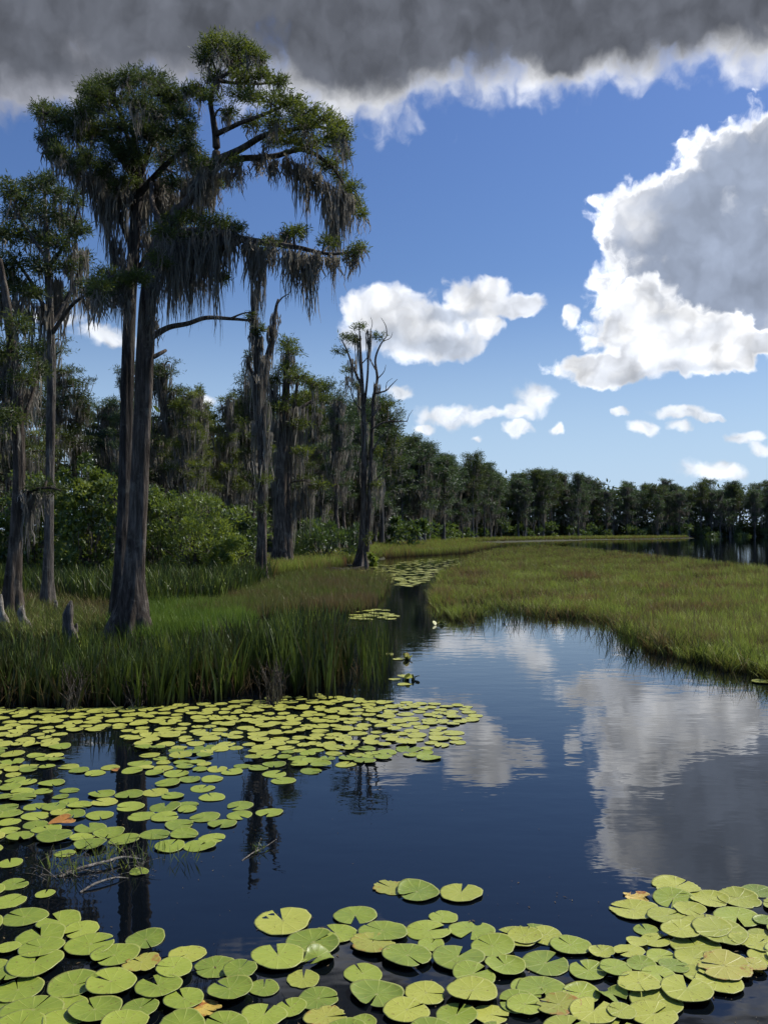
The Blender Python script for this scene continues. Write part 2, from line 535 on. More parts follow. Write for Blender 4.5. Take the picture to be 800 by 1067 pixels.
def hero_tree(name, label, Y, trunk, trunk_r, limbs, clumps, mosses, mats, lsize=0.088, dens=1.0, lobes=7,
              flare_h=2.2, depth=1.2, mossw=0.0105, mdens=1.0, bare=(), base_amp=0.2, tone=0.45, group=None, stems=(), crowndepth_copies=2, seed=0, limbs_extra=()):
    s = Y / F
    base = P(trunk[0][0], trunk[0][1], Y); base[2] = -0.15
    root = empty(name, base, label, 'tree', group)
    tb = MB(); br = tb; cr = MB(); drapes = []

    def in_crown(i, fn, *ar, **kw):
        cr.mi = i; fn(cr, *ar, **kw); cr.mi = 0
    tp = P(np.array(trunk)[:, 0], np.array(trunk)[:, 1], np.full(len(trunk), Y)); tp[0, 2] = -0.15
    pts, rad = smooth_path(tp, np.array(trunk_r) * s, 8)
    zz = pts[:, 2]
    nb = int(np.argmax(zz > flare_h)) or 8
    tube(tb, pts, rad, 28, flute=buttress(lobes, nb, base_amp, seed))
    skel = [np.c_[pts[len(pts) // 3:], rad[len(pts) // 3:]]]
    for st in stems:
        p2 = limb_pts(st[0], Y, st[2] if len(st) > 2 else 0.0)
        pp, rr = smooth_path(p2, np.array(st[1]) * s, 6)
        tube(tb, pp, rr, 12)
        skel.append(np.c_[pp, rr])
    for li in list(limbs) + list(limbs_extra):
        p2 = limb_pts(li[0], Y, li[2] if len(li) > 2 else 0.0)
        p2[1:-1] += rng.normal(size=p2[1:-1].shape) * 0.03
        pp, rr = smooth_path(p2, np.array(li[1]) * s, 5)
        tube(br, pp, rr, 8)
        skel.append(np.c_[pp, rr])
    sk = np.concatenate(skel)
    skp = sk[:, :3]
    for (px, py, rx, ry) in clumps:
        for k in range(crowndepth_copies):
            c0 = P(px, py, Y)
            j = np.argmin(((skp - c0)[:, [0, 2]] ** 2).sum(1))
            yo = skp[j, 1] - Y
            jit = rng.normal(size=2) * (0 if k == 0 else 0.35) * np.array([rx, ry])
            c = P(px + jit[0], py + jit[1], Y + yo + (rng.random() - 0.5) * 2 * depth)
            # carry the clump on a branch from the nearest limb
            a = skp[j]
            mid = (a + c) / 2 + np.array([0, 0, 0.12]) + rng.normal(size=3) * 0.05
            ln = np.linalg.norm(c - a)
            if ln > 0.15:
                r0 = min(sk[j, 3] * 0.6, 0.008 + 0.018 * ln)
                in_crown(1, tube, *smooth_path([a, mid, c], [r0, r0 * 0.7, r0 * 0.3], 4), 5, cap=False)
            n = int(dens * 5.2 * (rx * ry) ** 0.75 * (0.016 * Y / lsize / 2.2) ** 1.2 + 30)
            clump(cr, cr, c, rx * s, ry * s, n, lsize, tone + 0.25 * (rng.random() - 0.5), ry=rx * s * 0.9)
            if rng.random() < 0.55 and ry > 3:
                in_crown(2, moss, c + np.array([0, 0, -0.25 * ry * s]), (18 + 26 * rng.random()) * s, rx * s * 0.9, int(9 * mdens), mossw, tone=0.45)
    for mo in mosses:
        px, py, L = mo[:3]
        wd = mo[3] if len(mo) > 3 else 12
        c0 = P(px, py, Y)
        j = np.argmin(((skp - c0)[:, [0, 2]] ** 2).sum(1))
        c = P(px, py, skp[j, 1] + (rng.random() - 0.5) * 0.5)
        ms = MB(); drapes.append(ms)
        moss(ms, c, L * s, wd * s, int((10 + wd * 1.7) * mdens), mossw, depth=0.3, tone=0.5)
        m2 = c + np.array([rng.normal() * wd * s * .3, rng.normal() * 0.25, -0.05])
        moss(ms, m2, L * s * 0.6, wd * s * 1.3, int(8 * mdens), mossw, depth=0.4, tone=0.6)
    tb.build('trunk', mats[0], root, base, True)
    for bp in bare:
        bb = MB()
        for path, r in bp:
            tube(bb, *smooth_path(limb_pts(path, Y, 0.25), np.array(r) * s, 5), 7)
        o = bb.build('bare_branch', mats[0], root, base, True)
        o['label'] = 'bare broken branch without leaves'
    cr.build('crown', [mats[1], mats[0], mats[2]], root, base)
    for ms in drapes:
        ms.build('moss_drape', mats[2], root, base)
    return root


# --- the big cypress
hero_tree('cypress_tree', 'big bald cypress with swollen base and outstretched mossy limb, in front of its twin', 16.6,
    [(134, 678), (136, 655), (138, 630), (140, 600), (144, 540), (147, 480), (150, 410), (153, 350), (156, 300), (162, 265), (172, 240), (186, 216)],
    [26, 21.5, 16, 11, 9.0, 8.8, 9.0, 8.8, 8.2, 7.2, 6, 5],
    [([(178, 228), (198, 206), (215, 186), (224, 165), (226, 145), (222, 122), (219, 105), (229, 84), (245, 73), (262, 60)], [5.5, 5, 5, 4.6, 3.8, 3, 2.6, 2.2, 1.7, 1.0], 0.3),
     ([(224, 168), (250, 152), (275, 142), (300, 135), (330, 130), (352, 136)], [4.5, 3.6, 3, 2.5, 1.8, 1], -0.6),
     ([(222, 172), (248, 164), (285, 163), (318, 158), (346, 172), (362, 198)], [4.5, 3.6, 3.2, 2.6, 1.8, 1], 0.8),
     ([(228, 84), (245, 86), (275, 88), (297, 84)], [2.2, 1.8, 1.4, 0.8], 0.8),
     ([(225, 140), (250, 128), (276, 116), (305, 106)], [3, 2.2, 1.8, 1], -0.8),
     ([(219, 105), (208, 97), (196, 95)], [2, 1.4, 0.8], 0.4),
     ([(168, 250), (198, 242), (228, 240), (255, 246), (285, 256), (312, 258), (342, 263), (378, 262)], [6.5, 5.2, 4.5, 4, 3.2, 2.4, 1.8, 0.9], -0.5),
     ([(158, 290), (140, 286), (118, 290), (102, 298)], [5, 3.5, 2.4, 1.4], -0.7),
     ([(172, 240), (160, 215), (158, 190)], [4, 3, 2], 0.8)],
    [(222, 48, 14, 10), (235, 43, 16, 8), (250, 48, 14, 9), (265, 55, 12, 9), (272, 62, 8, 8), (213, 60, 12, 9), (240, 62, 18, 8),
     (205, 92, 9, 7), (195, 95, 8, 6), (225, 78, 13, 7), (213, 102, 10, 7), (255, 79, 16, 7), (275, 78, 16, 8), (290, 85, 13, 8),
     (248, 97, 15, 6), (265, 102, 16, 7), (287, 106, 18, 8), (305, 104, 14, 9), (318, 114, 14, 9), (238, 118, 11, 6), (262, 126, 14, 6),
     (290, 124, 18, 8), (320, 130, 18, 10), (336, 121, 14, 9), (350, 130, 12, 9), (360, 141, 9, 9), (345, 148, 18, 12), (320, 149, 20, 11),
     (300, 146, 18, 9), (356, 161, 11, 9), (340, 169, 16, 9), (355, 181, 12, 7), (363, 196, 11, 7), (371, 210, 8, 6), (378, 221, 5, 5),
     (280, 147, 13, 7), (236, 170, 11, 6), (212, 168, 9, 7), (300, 243, 9, 5), (314, 240, 10, 5), (285, 251, 10, 4), (340, 253, 12, 5),
     (374, 260, 9, 4), (364, 266, 8, 4), (170, 238, 14, 9), (185, 231, 16, 8), (200, 227, 16, 8), (216, 231, 16, 8), (234, 232, 15, 9),
     (248, 237, 9, 6), (180, 248, 18, 9), (205, 246, 16, 7), (228, 245, 12, 5), (110, 284, 15, 9), (105, 299, 14, 9), (125, 294, 14, 10), (142, 288, 14, 9),
     (165, 272, 15, 9), (232, 288, 8, 7)],
    [(250, 172, 34, 8), (270, 166, 22, 10), (286, 168, 34, 10), (300, 166, 35, 8), (314, 172, 62, 12), (322, 178, 60, 9), (331, 182, 40, 10), (341, 192, 62, 8),
     (352, 196, 85, 18), (347, 218, 108, 8), (358, 200, 70, 10), (363, 206, 50, 8), (302, 262, 58, 16), (308, 265, 48, 12), (318, 266, 60, 8), (324, 270, 66, 8),
     (330, 264, 30, 10), (346, 268, 34, 10), (265, 254, 72, 9), (258, 252, 50, 8), (272, 258, 82, 10), (281, 257, 32, 9), (210, 248, 95, 18), (222, 246, 78, 14),
     (226, 250, 112, 10), (234, 244, 60, 12), (190, 252, 96, 18), (178, 254, 92, 18), (200, 250, 92, 16), (168, 262, 82, 14), (162, 284, 74, 10), (243, 243, 45, 8),
     (116, 296, 40, 16), (130, 300, 44, 14), (102, 300, 34, 12), (238, 178, 26, 10), (214, 176, 40, 14), (205, 186, 50, 12), (224, 172, 40, 8), (158, 330, 50, 6),
     (196, 246, 100, 14), (185, 246, 80, 20), (215, 245, 86, 12)],
    (M['bark'], M['needles'], M['moss']), dens=1.25, depth=1.0, mdens=2.3, crowndepth_copies=2, seed=3, base_amp=0.3,
    bare=[[([(160, 350), (176, 341), (196, 337), (215, 331), (240, 332), (262, 334)], [3.6, 3, 2.6, 2.4, 1.9, 1.2]),
           ([(240, 332), (252, 327), (262, 325)], [1.2, 0.9, 0.5])],
          [([(160, 372), (168, 368), (173, 365)], [2.6, 2.2, 1.6])]])

# --- its twin behind
hero_tree('cypress_tree', 'second tall cypress just behind the big one, broad dark crown full of moss', 18.4,
    [(124, 652), (126, 600), (129, 530), (131, 460), (133, 380), (136, 310), (140, 250), (143, 200), (141, 150), (140, 112)],
    [14, 8, 6.6, 6.4, 6.3, 6.2, 5.8, 5, 3.8, 2],
    [([(142, 190), (122, 152), (96, 132), (70, 124), (45, 117)], [4, 3.2, 2.6, 2, 1], -0.6),
     ([(142, 195), (160, 150), (172, 118), (184, 100)], [4, 3, 2.2, 1.2], 0.8),
     ([(143, 205), (172, 172), (200, 160), (222, 186)], [3.6, 2.8, 2, 1], -0.5),
     ([(139, 262), (115, 205), (98, 195), (84, 202)], [3.4, 2.6, 2, 1.2], 0.6),
     ([(141, 170), (128, 120), (116, 96)], [3, 2, 1], 0.8),
     ([(138, 290), (152, 262), (160, 245), (176, 232)], [3.4, 2.6, 2.2, 1.4], 0.5),
     ([(142, 215), (166, 205), (182, 196)], [3.2, 2.2, 1.2], 1.0)],
    [(45, 116, 13, 8), (62, 121, 16, 11), (50, 143, 11, 9), (75, 138, 18, 11), (62, 158, 11, 10), (86, 117, 17, 12), (95, 94, 15, 10), (110, 108, 20, 13),
     (114, 87, 16, 9), (130, 84, 14, 8), (150, 81, 16, 9), (165, 87, 15, 11), (180, 100, 15, 11), (192, 118, 13, 11), (199, 133, 9, 11), (140, 104, 20, 12),
     (161, 114, 20, 12), (125, 128, 22, 12), (100, 137, 20, 12), (150, 138, 22, 12), (176, 138, 20, 12), (190, 154, 13, 9), (120, 158, 20, 12), (90, 163, 13, 12),
     (145, 166, 22, 12), (170, 166, 20, 11), (195, 173, 15, 9), (210, 180, 13, 7), (225, 189, 11, 6), (110, 176, 13, 10), (75, 172, 8, 10), (135, 190, 14, 9), (182, 190, 14, 9)],
    [(104, 184, 66, 14), (116, 186, 80, 14), (128, 190, 92, 14), (150, 186, 82, 14), (170, 186, 76, 14), (196, 186, 72, 14), (206, 190, 60, 12), (140, 200, 80, 16),
     (160, 190, 80, 16), (183, 200, 64, 14), (216, 194, 48, 10), (66, 160, 34, 10), (82, 172, 40, 12), (95, 178, 62, 12), (116, 204, 88, 10), (52, 150, 26, 8),
     (120, 250, 80, 14), (132, 270, 90, 12), (172, 204, 60, 10), (110, 200, 70, 10), (154, 240, 60, 12)],
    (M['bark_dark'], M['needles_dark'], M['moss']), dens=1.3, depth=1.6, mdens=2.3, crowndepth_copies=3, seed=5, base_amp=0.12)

# --- slim tree near the left edge
hero_tree('cypress_tree', 'slim straight cypress with pale foot and dense dark mossy crown, beside the twin trunks', 24.0,
    [(50, 634), (50, 605), (51, 560), (52, 500), (53, 440), (54, 380), (52, 320), (49, 260), (47, 205)],
    [9, 5.8, 4.6, 4.4, 4.3, 4.2, 3.8, 3, 1.6],
    [([(53, 340), (75, 300), (88, 262)], [2.6, 2, 1], 0.8), ([(52, 330), (30, 290), (8, 262)], [2.6, 2, 1], -0.8),
     ([(50, 280), (70, 245), (82, 215)], [2.2, 1.6, 0.8], -0.8), ([(49, 270), (25, 235), (8, 205)], [2.2, 1.6, 0.8], 0.8),
     ([(53, 350), (78, 315), (104, 302)], [2.4, 1.8, 0.9], -0.6)],
    [(10, 198, 13, 9), (25, 204, 16, 10), (40, 192, 13, 9), (50, 185, 9, 7), (60, 203, 13, 10), (76, 209, 13, 9), (18, 222, 20, 12), (45, 222, 20, 12), (70, 229, 14, 11),
     (8, 244, 17, 11), (35, 248, 22, 12), (60, 253, 18, 11), (84, 240, 10, 11), (14, 272, 20, 12), (45, 277, 20, 12), (70, 277, 14, 11), (8, 298, 16, 11), (35, 306, 18, 11),
     (60, 306, 14, 11), (-12, 240, 16, 12), (-12, 285, 16, 12), (85, 270, 10, 9), (92, 300, 12, 8)],
    [(10, 310, 60, 16), (30, 315, 70, 18), (48, 318, 76, 16), (66, 312, 60, 14), (80, 285, 70, 12), (88, 262, 60, 10), (92, 305, 50, 12), (20, 290, 60, 16), (58, 290, 60, 14),
     (74, 250, 60, 12), (100, 305, 44, 10), (0, 305, 50, 16)],
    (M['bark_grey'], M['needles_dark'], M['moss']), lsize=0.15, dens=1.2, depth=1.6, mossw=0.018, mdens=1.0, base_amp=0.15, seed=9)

# --- dark tree at the very edge
hero_tree('cypress_tree', 'dark leaning cypress with low mossy boughs, beyond the pale split stump', 21.5,
    [(12, 646), (13, 610), (17, 560), (20, 500), (19, 440), (15, 380), (8, 320), (0, 270)],
    [13, 8, 6.6, 6, 5.6, 5, 4, 2.5],
    [([(19, 450), (32, 420), (42, 380)], [3, 2.2, 1], 0.6), ([(18, 420), (0, 390), (-20, 370)], [3, 2, 1], 0.4),
     ([(20, 522), (34, 512), (50, 509), (64, 511)], [2.6, 1.8, 1.2, 0.6], -0.5), ([(17, 400), (8, 360), (20, 335)], [2.6, 1.8, 1], -0.5)],
    [(20, 338, 13, 9), (8, 365, 18, 11), (35, 362, 13, 10), (2, 402, 16, 12), (30, 395, 14, 11), (14, 434, 14, 11), (42, 385, 9, 8), (-15, 370, 16, 12),
     (36, 508, 9, 4), (50, 506, 10, 4), (62, 510, 6, 3), (-10, 430, 14, 12)],
    [(32, 514, 64, 9), (37, 516, 50, 10), (28, 512, 78, 6), (10, 380, 60, 14), (30, 405, 60, 12), (18, 440, 50, 12), (40, 380, 60, 9), (2, 415, 60, 14)],
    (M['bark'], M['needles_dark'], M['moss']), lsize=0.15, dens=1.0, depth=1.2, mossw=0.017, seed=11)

# --- tree at 272
hero_tree('cypress_tree', 'narrow moss-choked cypress with snag top and splayed foot, beyond the tall reeds', 36.5,
    [(271, 607), (272, 585), (273, 550), (273, 500), (272, 450), (269, 400), (268, 360), (264, 322), (262, 290)],
    [8.5, 5.6, 4.6, 4.4, 4.3, 4.1, 3.6, 2.2, 1.0],
    [([(270, 420), (278, 380), (284, 352), (288, 322), (290, 312)], [4, 3.4, 2.8, 1.8, 1.2], 0.4), ([(269, 400), (262, 385), (258, 372)], [2.5, 1.6, 0.8], 0.5),
     ([(288, 318), (294, 311), (301, 306)], [1.1, 0.8, 0.4], 0.2)],
    [(275, 468, 9, 5), (268, 345, 7, 5), (260, 372, 6, 4), (276, 500, 8, 4), (274, 530, 7, 4), (266, 452, 8, 5), (262, 330, 5, 4)],
    [(270, 350, 60, 12), (266, 330, 60, 8), (283, 340, 60, 8), (277, 372, 60, 12), (258, 372, 50, 8), (268, 390, 70, 14), (274, 420, 70, 14), (262, 340, 60, 6), (286, 326, 50, 6),
     (266, 440, 60, 12), (278, 450, 60, 10), (272, 480, 50, 12), (268, 300, 50, 5)],
    (M['bark'], M['needles'], M['moss']), lsize=0.19, dens=1.0, depth=0.7, mossw=0.021, mdens=0.95, base_amp=0.3, lobes=5, seed=2)
hero_tree('cypress_tree', 'moss-hung cypress with layered flat crown and fluted twin-rooted base', 47.0,
    [(292, 595), (292, 570), (293, 530), (294, 480), (297, 430), (299, 390), (300, 358)],
    [13, 7.5, 5.6, 5, 4.4, 3.4, 1.4],
    [([(296, 440), (315, 425), (330, 415)], [3, 2, 1], 0.8), ([(297, 430), (283, 410), (276, 395)], [3, 2, 1], -0.8), ([(299, 400), (315, 392), (326, 398)], [2.4, 1.6, 0.8], -0.6)],
    [(300, 356, 10, 6), (298, 366, 12, 6), (298, 385, 17, 7), (311, 392, 18, 6), (288, 395, 14, 7), (326, 399, 10, 5), (320, 412, 14, 5), (335, 415, 8, 4), (300, 418, 20, 7), (330, 428, 10, 4),
     (283, 425, 12, 6), (310, 440, 16, 6), (322, 498, 12, 4), (335, 505, 9, 4), (316, 470, 12, 5)],
    [(300, 370, 46, 14), (286, 400, 60, 12), (300, 425, 70, 22), (315, 425, 60, 14), (290, 440, 80, 14), (308, 450, 80, 16), (298, 480, 70, 20), (322, 500, 64, 12), (314, 510, 60, 10), (304, 520, 60, 16), (330, 430, 46, 10), (288, 500, 60, 10)],
    (M['bark'], M['needles'], M['moss']), lsize=0.22, dens=1.1, depth=1.2, mossw=0.026, mdens=1.0, base_amp=0.3, lobes=5, seed=4,
    stems=[([(300, 594), (300, 560), (299, 520), (301, 470), (306, 430), (310, 398)], [7, 4.6, 3.8, 3.4, 2.8, 1.4], 0.8)])
hero_tree('cypress_tree', 'half-dead two-stemmed cypress with bare forked top, standing alone at the water', 52.5,
    [(376, 590), (377, 575), (378, 550), (379, 500), (379, 450), (378, 415), (376, 380), (375, 355), (374, 340)],
    [8.5, 4.6, 3.3, 2.7, 2.4, 2.1, 1.6, 1.0, 0.4],
    [([(378, 405), (368, 385), (362, 365), (356, 354)], [1.6, 1.2, 0.9, 0.5], 0.4)],
    [(360, 351, 9, 3), (374, 341, 7, 3), (356, 367, 7, 3), (361, 386, 7, 3), (368, 355, 6, 3), (394, 350, 5, 3), (370, 400, 5, 3), (388, 505, 8, 4), (396, 470, 6, 3), (383, 560, 5, 4)],
    [(372, 350, 40, 8), (368, 375, 50, 8), (374, 400, 50, 9), (384, 345, 50, 5), (380, 440, 60, 8), (388, 480, 60, 10), (392, 400, 40, 6), (378, 480, 60, 8), (396, 500, 60, 10), (362, 392, 30, 6), (384, 520, 50, 8)],
    (M['bark'], M['needles'], M['moss']), lsize=0.22, dens=0.9, depth=0.8, mossw=0.024, mdens=0.8, base_amp=0.25, lobes=5, seed=6,
    stems=[([(382, 575), (384, 540), (386, 490), (388, 440), (389, 415), (393, 395), (391, 375), (396, 360), (403, 350)], [2.8, 2.4, 2.1, 1.9, 1.7, 1.4, 1.1, 0.8, 0.5], 0.5),
           ([(380, 420), (383, 390), (384, 360), (386, 345)], [1.4, 1.1, 0.8, 0.3], -0.4)],
    limbs_extra=[([(388, 470), (398, 455), (406, 447)], [1.0, 0.6, 0.25], 0.3), ([(379, 470), (370, 452), (362, 446)], [1.0, 0.6, 0.25], -0.3), ([(391, 385), (384, 372), (387, 360)], [0.8, 0.5, 0.2], 0.2),
                 ([(378, 430), (369, 416), (364, 402)], [1.0, 0.6, 0.25], 0.2), ([(398, 356), (406, 352), (409, 346)], [0.5, 0.35, 0.15], 0.1), ([(393, 395), (400, 388), (402, 380)], [0.7, 0.4, 0.2], 0.1),
                 ([(386, 345), (388, 336), (386, 330)], [0.4, 0.3, 0.15], 0.0), ([(402, 407), (404, 399), (409, 394)], [0.5, 0.3, 0.15], 0.1), ([(388, 505), (397, 494), (404, 490)], [0.9, 0.5, 0.2], 0.3),
                 ([(376, 380), (383, 371), (384, 362)], [0.7, 0.4, 0.2], 0.1)],
    bare=[[([(403, 350), (402, 340), (397, 331)], [0.6, 0.45, 0.2]), ([(391, 410), (402, 407), (407, 402), (414, 395)], [1.1, 0.8, 0.55, 0.25])],
          [([(388, 434), (393, 427), (397, 420)], [1.4, 1.0, 0.5])],
          [([(386, 448), (400, 440), (412, 439), (424, 439)], [1.3, 1, 0.8, 0.5]), ([(424, 439), (426, 433), (430, 427)], [0.5, 0.3, 0.2])]])


# ------------------------------------------------------------------ forest: prototypes, then copies
def forest_proto(name, label, hgt, r0, nb, crown_w, lsize, mats, mossw, top_bias=0.5, nleaf=90, mossn=10, rounded=False, first=0.35):
    root = empty(name, (0, 0, 0), label, 'tree')
    tb, cr, ms = MB(), MB(), MB()
    zs = np.linspace(-0.3, hgt, 12)
    wob = np.cumsum(rng.normal(size=(12, 2)) * 0.09, 0)
    pts = np.c_[wob - wob[0], zs]
    t = np.linspace(0, 1, 12)
    rad = r0 * (0.55 * (1 - t) + 0.06 + 0.75 * np.exp(-t * 13))
    tube(tb, *smooth_path(pts, rad, 2), 9, flute=lambda i, th: 1 + 0.10 * np.cos(4 * th)[None, :] * np.exp(-i / 4)[:, None])
    for k in range(nb):
        f = first + (1 - first) * ((k + 0.6 * rng.random()) / nb) ** top_bias
        f = min(f, 0.99)
        a = np.array([np.interp(f, t, pts[:, 0]), np.interp(f, t, pts[:, 1]), np.interp(f, t, zs)])
        ang = rng.random() * 2 * PI
        if rounded:
            w = crown_w * math.sqrt(max(0.05, 1 - ((f - 0.72) / 0.32) ** 2)) * (0.5 + 0.6 * rng.random())
        else:
            w = crown_w * (0.45 + 0.75 * rng.random()) * (1 - 0.5 * max(0, (f - 0.75) / 0.25))
        e = a + np.array([math.cos(ang) * w, math.sin(ang) * w, w * 0.22 + rng.normal() * 0.15])
        tube(tb, *smooth_path([a, (a + e) / 2 + np.array([0, 0, .2]), e], [r0 * 0.2, r0 * .13, r0 * .05], 3), 4, cap=False)
        for fr in ((1.0, 0.6) if w > 0.8 else (1.0,)):
            c = a + (e - a) * fr + np.array([0, 0, 0.15])
            cw = crown_w * (0.26 + 0.22 * rng.random())
            clump(cr, None, c, cw, cw * (0.5 if not rounded else 0.65), int(nleaf * (0.7 + 0.6 * rng.random())), lsize, 0.3 + 0.4 * rng.random())
        if mossn and rng.random() < 0.8:
            moss(ms, (a + e * 1.5) / 2.5, hgt * (0.08 + 0.13 * rng.random()), w * 0.8 + 0.2, int(mossn * (0.5 + rng.random())), mossw, tone=0.5, wob=0.05)
            if mossn > 6:
                moss(ms, a + np.array([0, 0, .1]), hgt * 0.16, r0 * 2.5, mossn // 2, mossw, tone=0.45)
    tb.build('trunk', mats[0], root, (0, 0, 0), True)
    cr.build('crown', mats[1], root)
    if ms.v:
        ms.build('hanging_moss', mats[2], root)['kind'] = 'stuff'
    return root


LM = 'mossy cypress in the dark stand behind the shrubs'
LC = 'tall dark tree in the unbroken wood along the curving shore'
LF = 'distant tree in the even dark wood across the open lake'
near_protos = [
    forest_proto('forest_cypress', LM, 13.5, 0.42, 34, 1.7, 0.21, (M['bark'], M['needles_far'], M['moss']), 0.03, 0.7, 190, 24, first=0.3),
    forest_proto('forest_cypress', LM, 12.0, 0.34, 30, 1.5, 0.21, (M['bark_far'], M['needles_far'], M['moss']), 0.03, 0.75, 180, 26, first=0.25),
    forest_proto('forest_cypress', LM, 14.5, 0.45, 36, 2.0, 0.21, (M['bark'], M['needles_dark'], M['moss']), 0.03, 0.65, 190, 22, first=0.35),
    forest_proto('forest_cypress', LM, 11.0, 0.30, 26, 1.4, 0.20, (M['bark_far'], M['needles'], M['moss']), 0.03, 0.8, 180, 18, first=0.3),
]
far_protos = [
    forest_proto('forest_cypress', LC, 17.0, 0.40, 30, 2.6, 0.38, (M['bark_far'], M['needles_far'], M['moss_far']), 0.07, 0.6, 110, 12, first=0.25),
    forest_proto('forest_cypress', LC, 15.5, 0.36, 28, 2.3, 0.38, (M['bark_far'], M['needles_far'], M['moss_far']), 0.07, 0.7, 110, 14, first=0.18),
    forest_proto('forest_pine', LC, 18.0, 0.36, 30, 2.9, 0.42, (M['bark_far'], M['needles_dark'], M['moss_far']), 0.07, 0.5, 110, 6, rounded=True, first=0.35),
    forest_proto('forest_pine', LC, 16.5, 0.34, 28, 2.6, 0.42, (M['bark_far'], M['needles_far'], M['moss_far']), 0.07, 0.5, 110, 8, rounded=True, first=0.3),
]
used = set()


def plant_tree(protos, k, x, y, sc, label, group, sz=None):
    p = protos[k]
    rz = rng.random() * 2 * PI
    z = ground_z(np.array([x]), np.array([y]))[0]
    if p.name not in used:
        used.add(p.name)
        p.location = (x, y, z); p.rotation_euler = (0, 0, rz); p.scale = (sc, sc, sz or sc)
        p['label'] = label; p['group'] = group
        return p
    return dup(p, (x, y, z), rz, sc, label, group, sz)


# forest front (metres, plan view)
EDGE = np.array([(-60, 30), (-33, 38), (-20, 47), (-12, 58), (-7.5, 70), (-4, 92), (0, 120), (9, 158), (24, 200), (60, 245), (126, 282), (230, 305), (420, 330)], float)
_seg = np.linalg.norm(np.diff(EDGE, axis=0), axis=1)
_cum = np.concatenate([[0], np.cumsum(_seg)])


def edge_at(s):
    return np.stack([np.interp(s, _cum, EDGE[:, 0]), np.interp(s, _cum, EDGE[:, 1])], -1)


def edge_dist(x, y):
    """signed distance past the forest front (positive inside the wood)"""
    ss = np.linspace(0, _cum[-1], 500)
    e = edge_at(ss)
    tg = norm(np.gradient(e, axis=0))
    nr = np.stack([-tg[:, 1], tg[:, 0]], -1)
    out = np.zeros(len(x))
    for i in range(0, len(x), 20000):
        d = np.stack([x[i:i + 20000], y[i:i + 20000]], -1)[:, None, :] - e[None]
        j = np.argmin((d ** 2).sum(-1), 1)
        r = np.arange(len(j))
        sg = np.sign((d[r, j] * nr[j]).sum(-1))
        out[i:i + 20000] = sg * np.sqrt((d[r, j] ** 2).sum(-1))
    return out


BANK = [(-300, 596), (0, 604), (60, 640), (110, 640), (170, 636), (230, 610), (290, 600), (345, 594), (390, 586), (430, 574), (500, 566),
        (640, 562.6), (722, 561.2), (722, 557.8), (600, 555.5), (300, 554), (-300, 554)]


def ground_z(x, y):
    x = np.asarray(x, float); y = np.asarray(y, float)
    d = edge_dist(x, y)
    z = -0.7 + 0.75 * np.clip((d + 6) / 8, 0, 1)
    z = z + np.clip(d / 60, 0, 1) * 0.6
    far = np.hypot(x, y) > 700
    pts = np.c_[x, y, np.zeros_like(x)]
    px, py = project(pts)
    left = in_poly(px, py, BANK) & (y > 5) & (y < 320)
    z = np.where(left, np.maximum(z, 0.05), z)
    wob = 0.03 * np.sin(x * 1.7 + y * 0.9) + 0.02 * np.sin(x * 3.9 - y * 2.3)
    z = np.where(z > 0, z + wob * 0.6, z)
    return np.where(far & (d > 0), 0.8, z)


GM = 'mossy cypresses of the dark stand'
GC = 'trees of the wood along the curving shore'
GF = 'trees of the distant wood across the lake'
# dark stand on the left bank, rows going back
s0 = 0.0
n_mid = 0
for row, (back, step) in enumerate(((0, 2.7), (4.5, 2.7), (10, 2.8))):
    s = 6.0 + row
    while s < 95:
        e = edge_at(np.array([s, s + 0.1]))
        tg = norm(e[1] - e[0]); nr = np.array([-tg[1], tg[0]])
        p = e[0] + nr * (back + rng.normal() * 1.2)
        pxx = project(np.array([[p[0], p[1], 5.0]]))[0][0]
        keep = not (60 < pxx < 106 and row < 2)
        if -60 < pxx < 420 and keep:
            plant_tree(near_protos, int(rng.integers(4)), p[0], p[1], 0.80 + 0.30 * rng.random(), LM, GM, sz=0.74 + 0.32 * rng.random())
            n_mid += 1
        s += step * (0.6 + 0.8 * rng.random())
# curving shore and far shore
n_far = 0
for row, back in enumerate((0, 5, 11)):
    s = 95.0 + row
    while s < 560:
        e = edge_at(np.array([s, s + 0.1]))
        tg = norm(e[1] - e[0]); nr = np.array([-tg[1], tg[0]])
        p = e[0] + nr * (back + rng.normal() * 2.0)
        pxx = project(np.array([[p[0], p[1], 5.0]]))[0][0]
        if pxx < 850:
            far = p[1] > 215
            k = int(rng.choice(4, p=[0.32, 0.32, 0.2, 0.16]))
            plant_tree(far_protos, k, p[0], p[1], (0.8 + 0.38 * rng.random()) * (1.0 if not far else 1.08), LF if far else LC, GF if far else GC, sz=(0.8 + 0.3 * rng.random()) * (0.95 if not far else 0.95))
            n_far += 1
        s += (3.0 + 0.4 * row) * (0.5 + 1.0 * rng.random()) * (1.0 if s < 230 else 1.2)
print('trees', n_mid, n_far)
# the one that stands forward on the shore
t = plant_tree(far_protos, 0, *G(490, 562.3)[:2], 1.0, 'tall cypress standing forward of the wood where the marsh grass narrows', None)
if 'group' in t: del t['group']

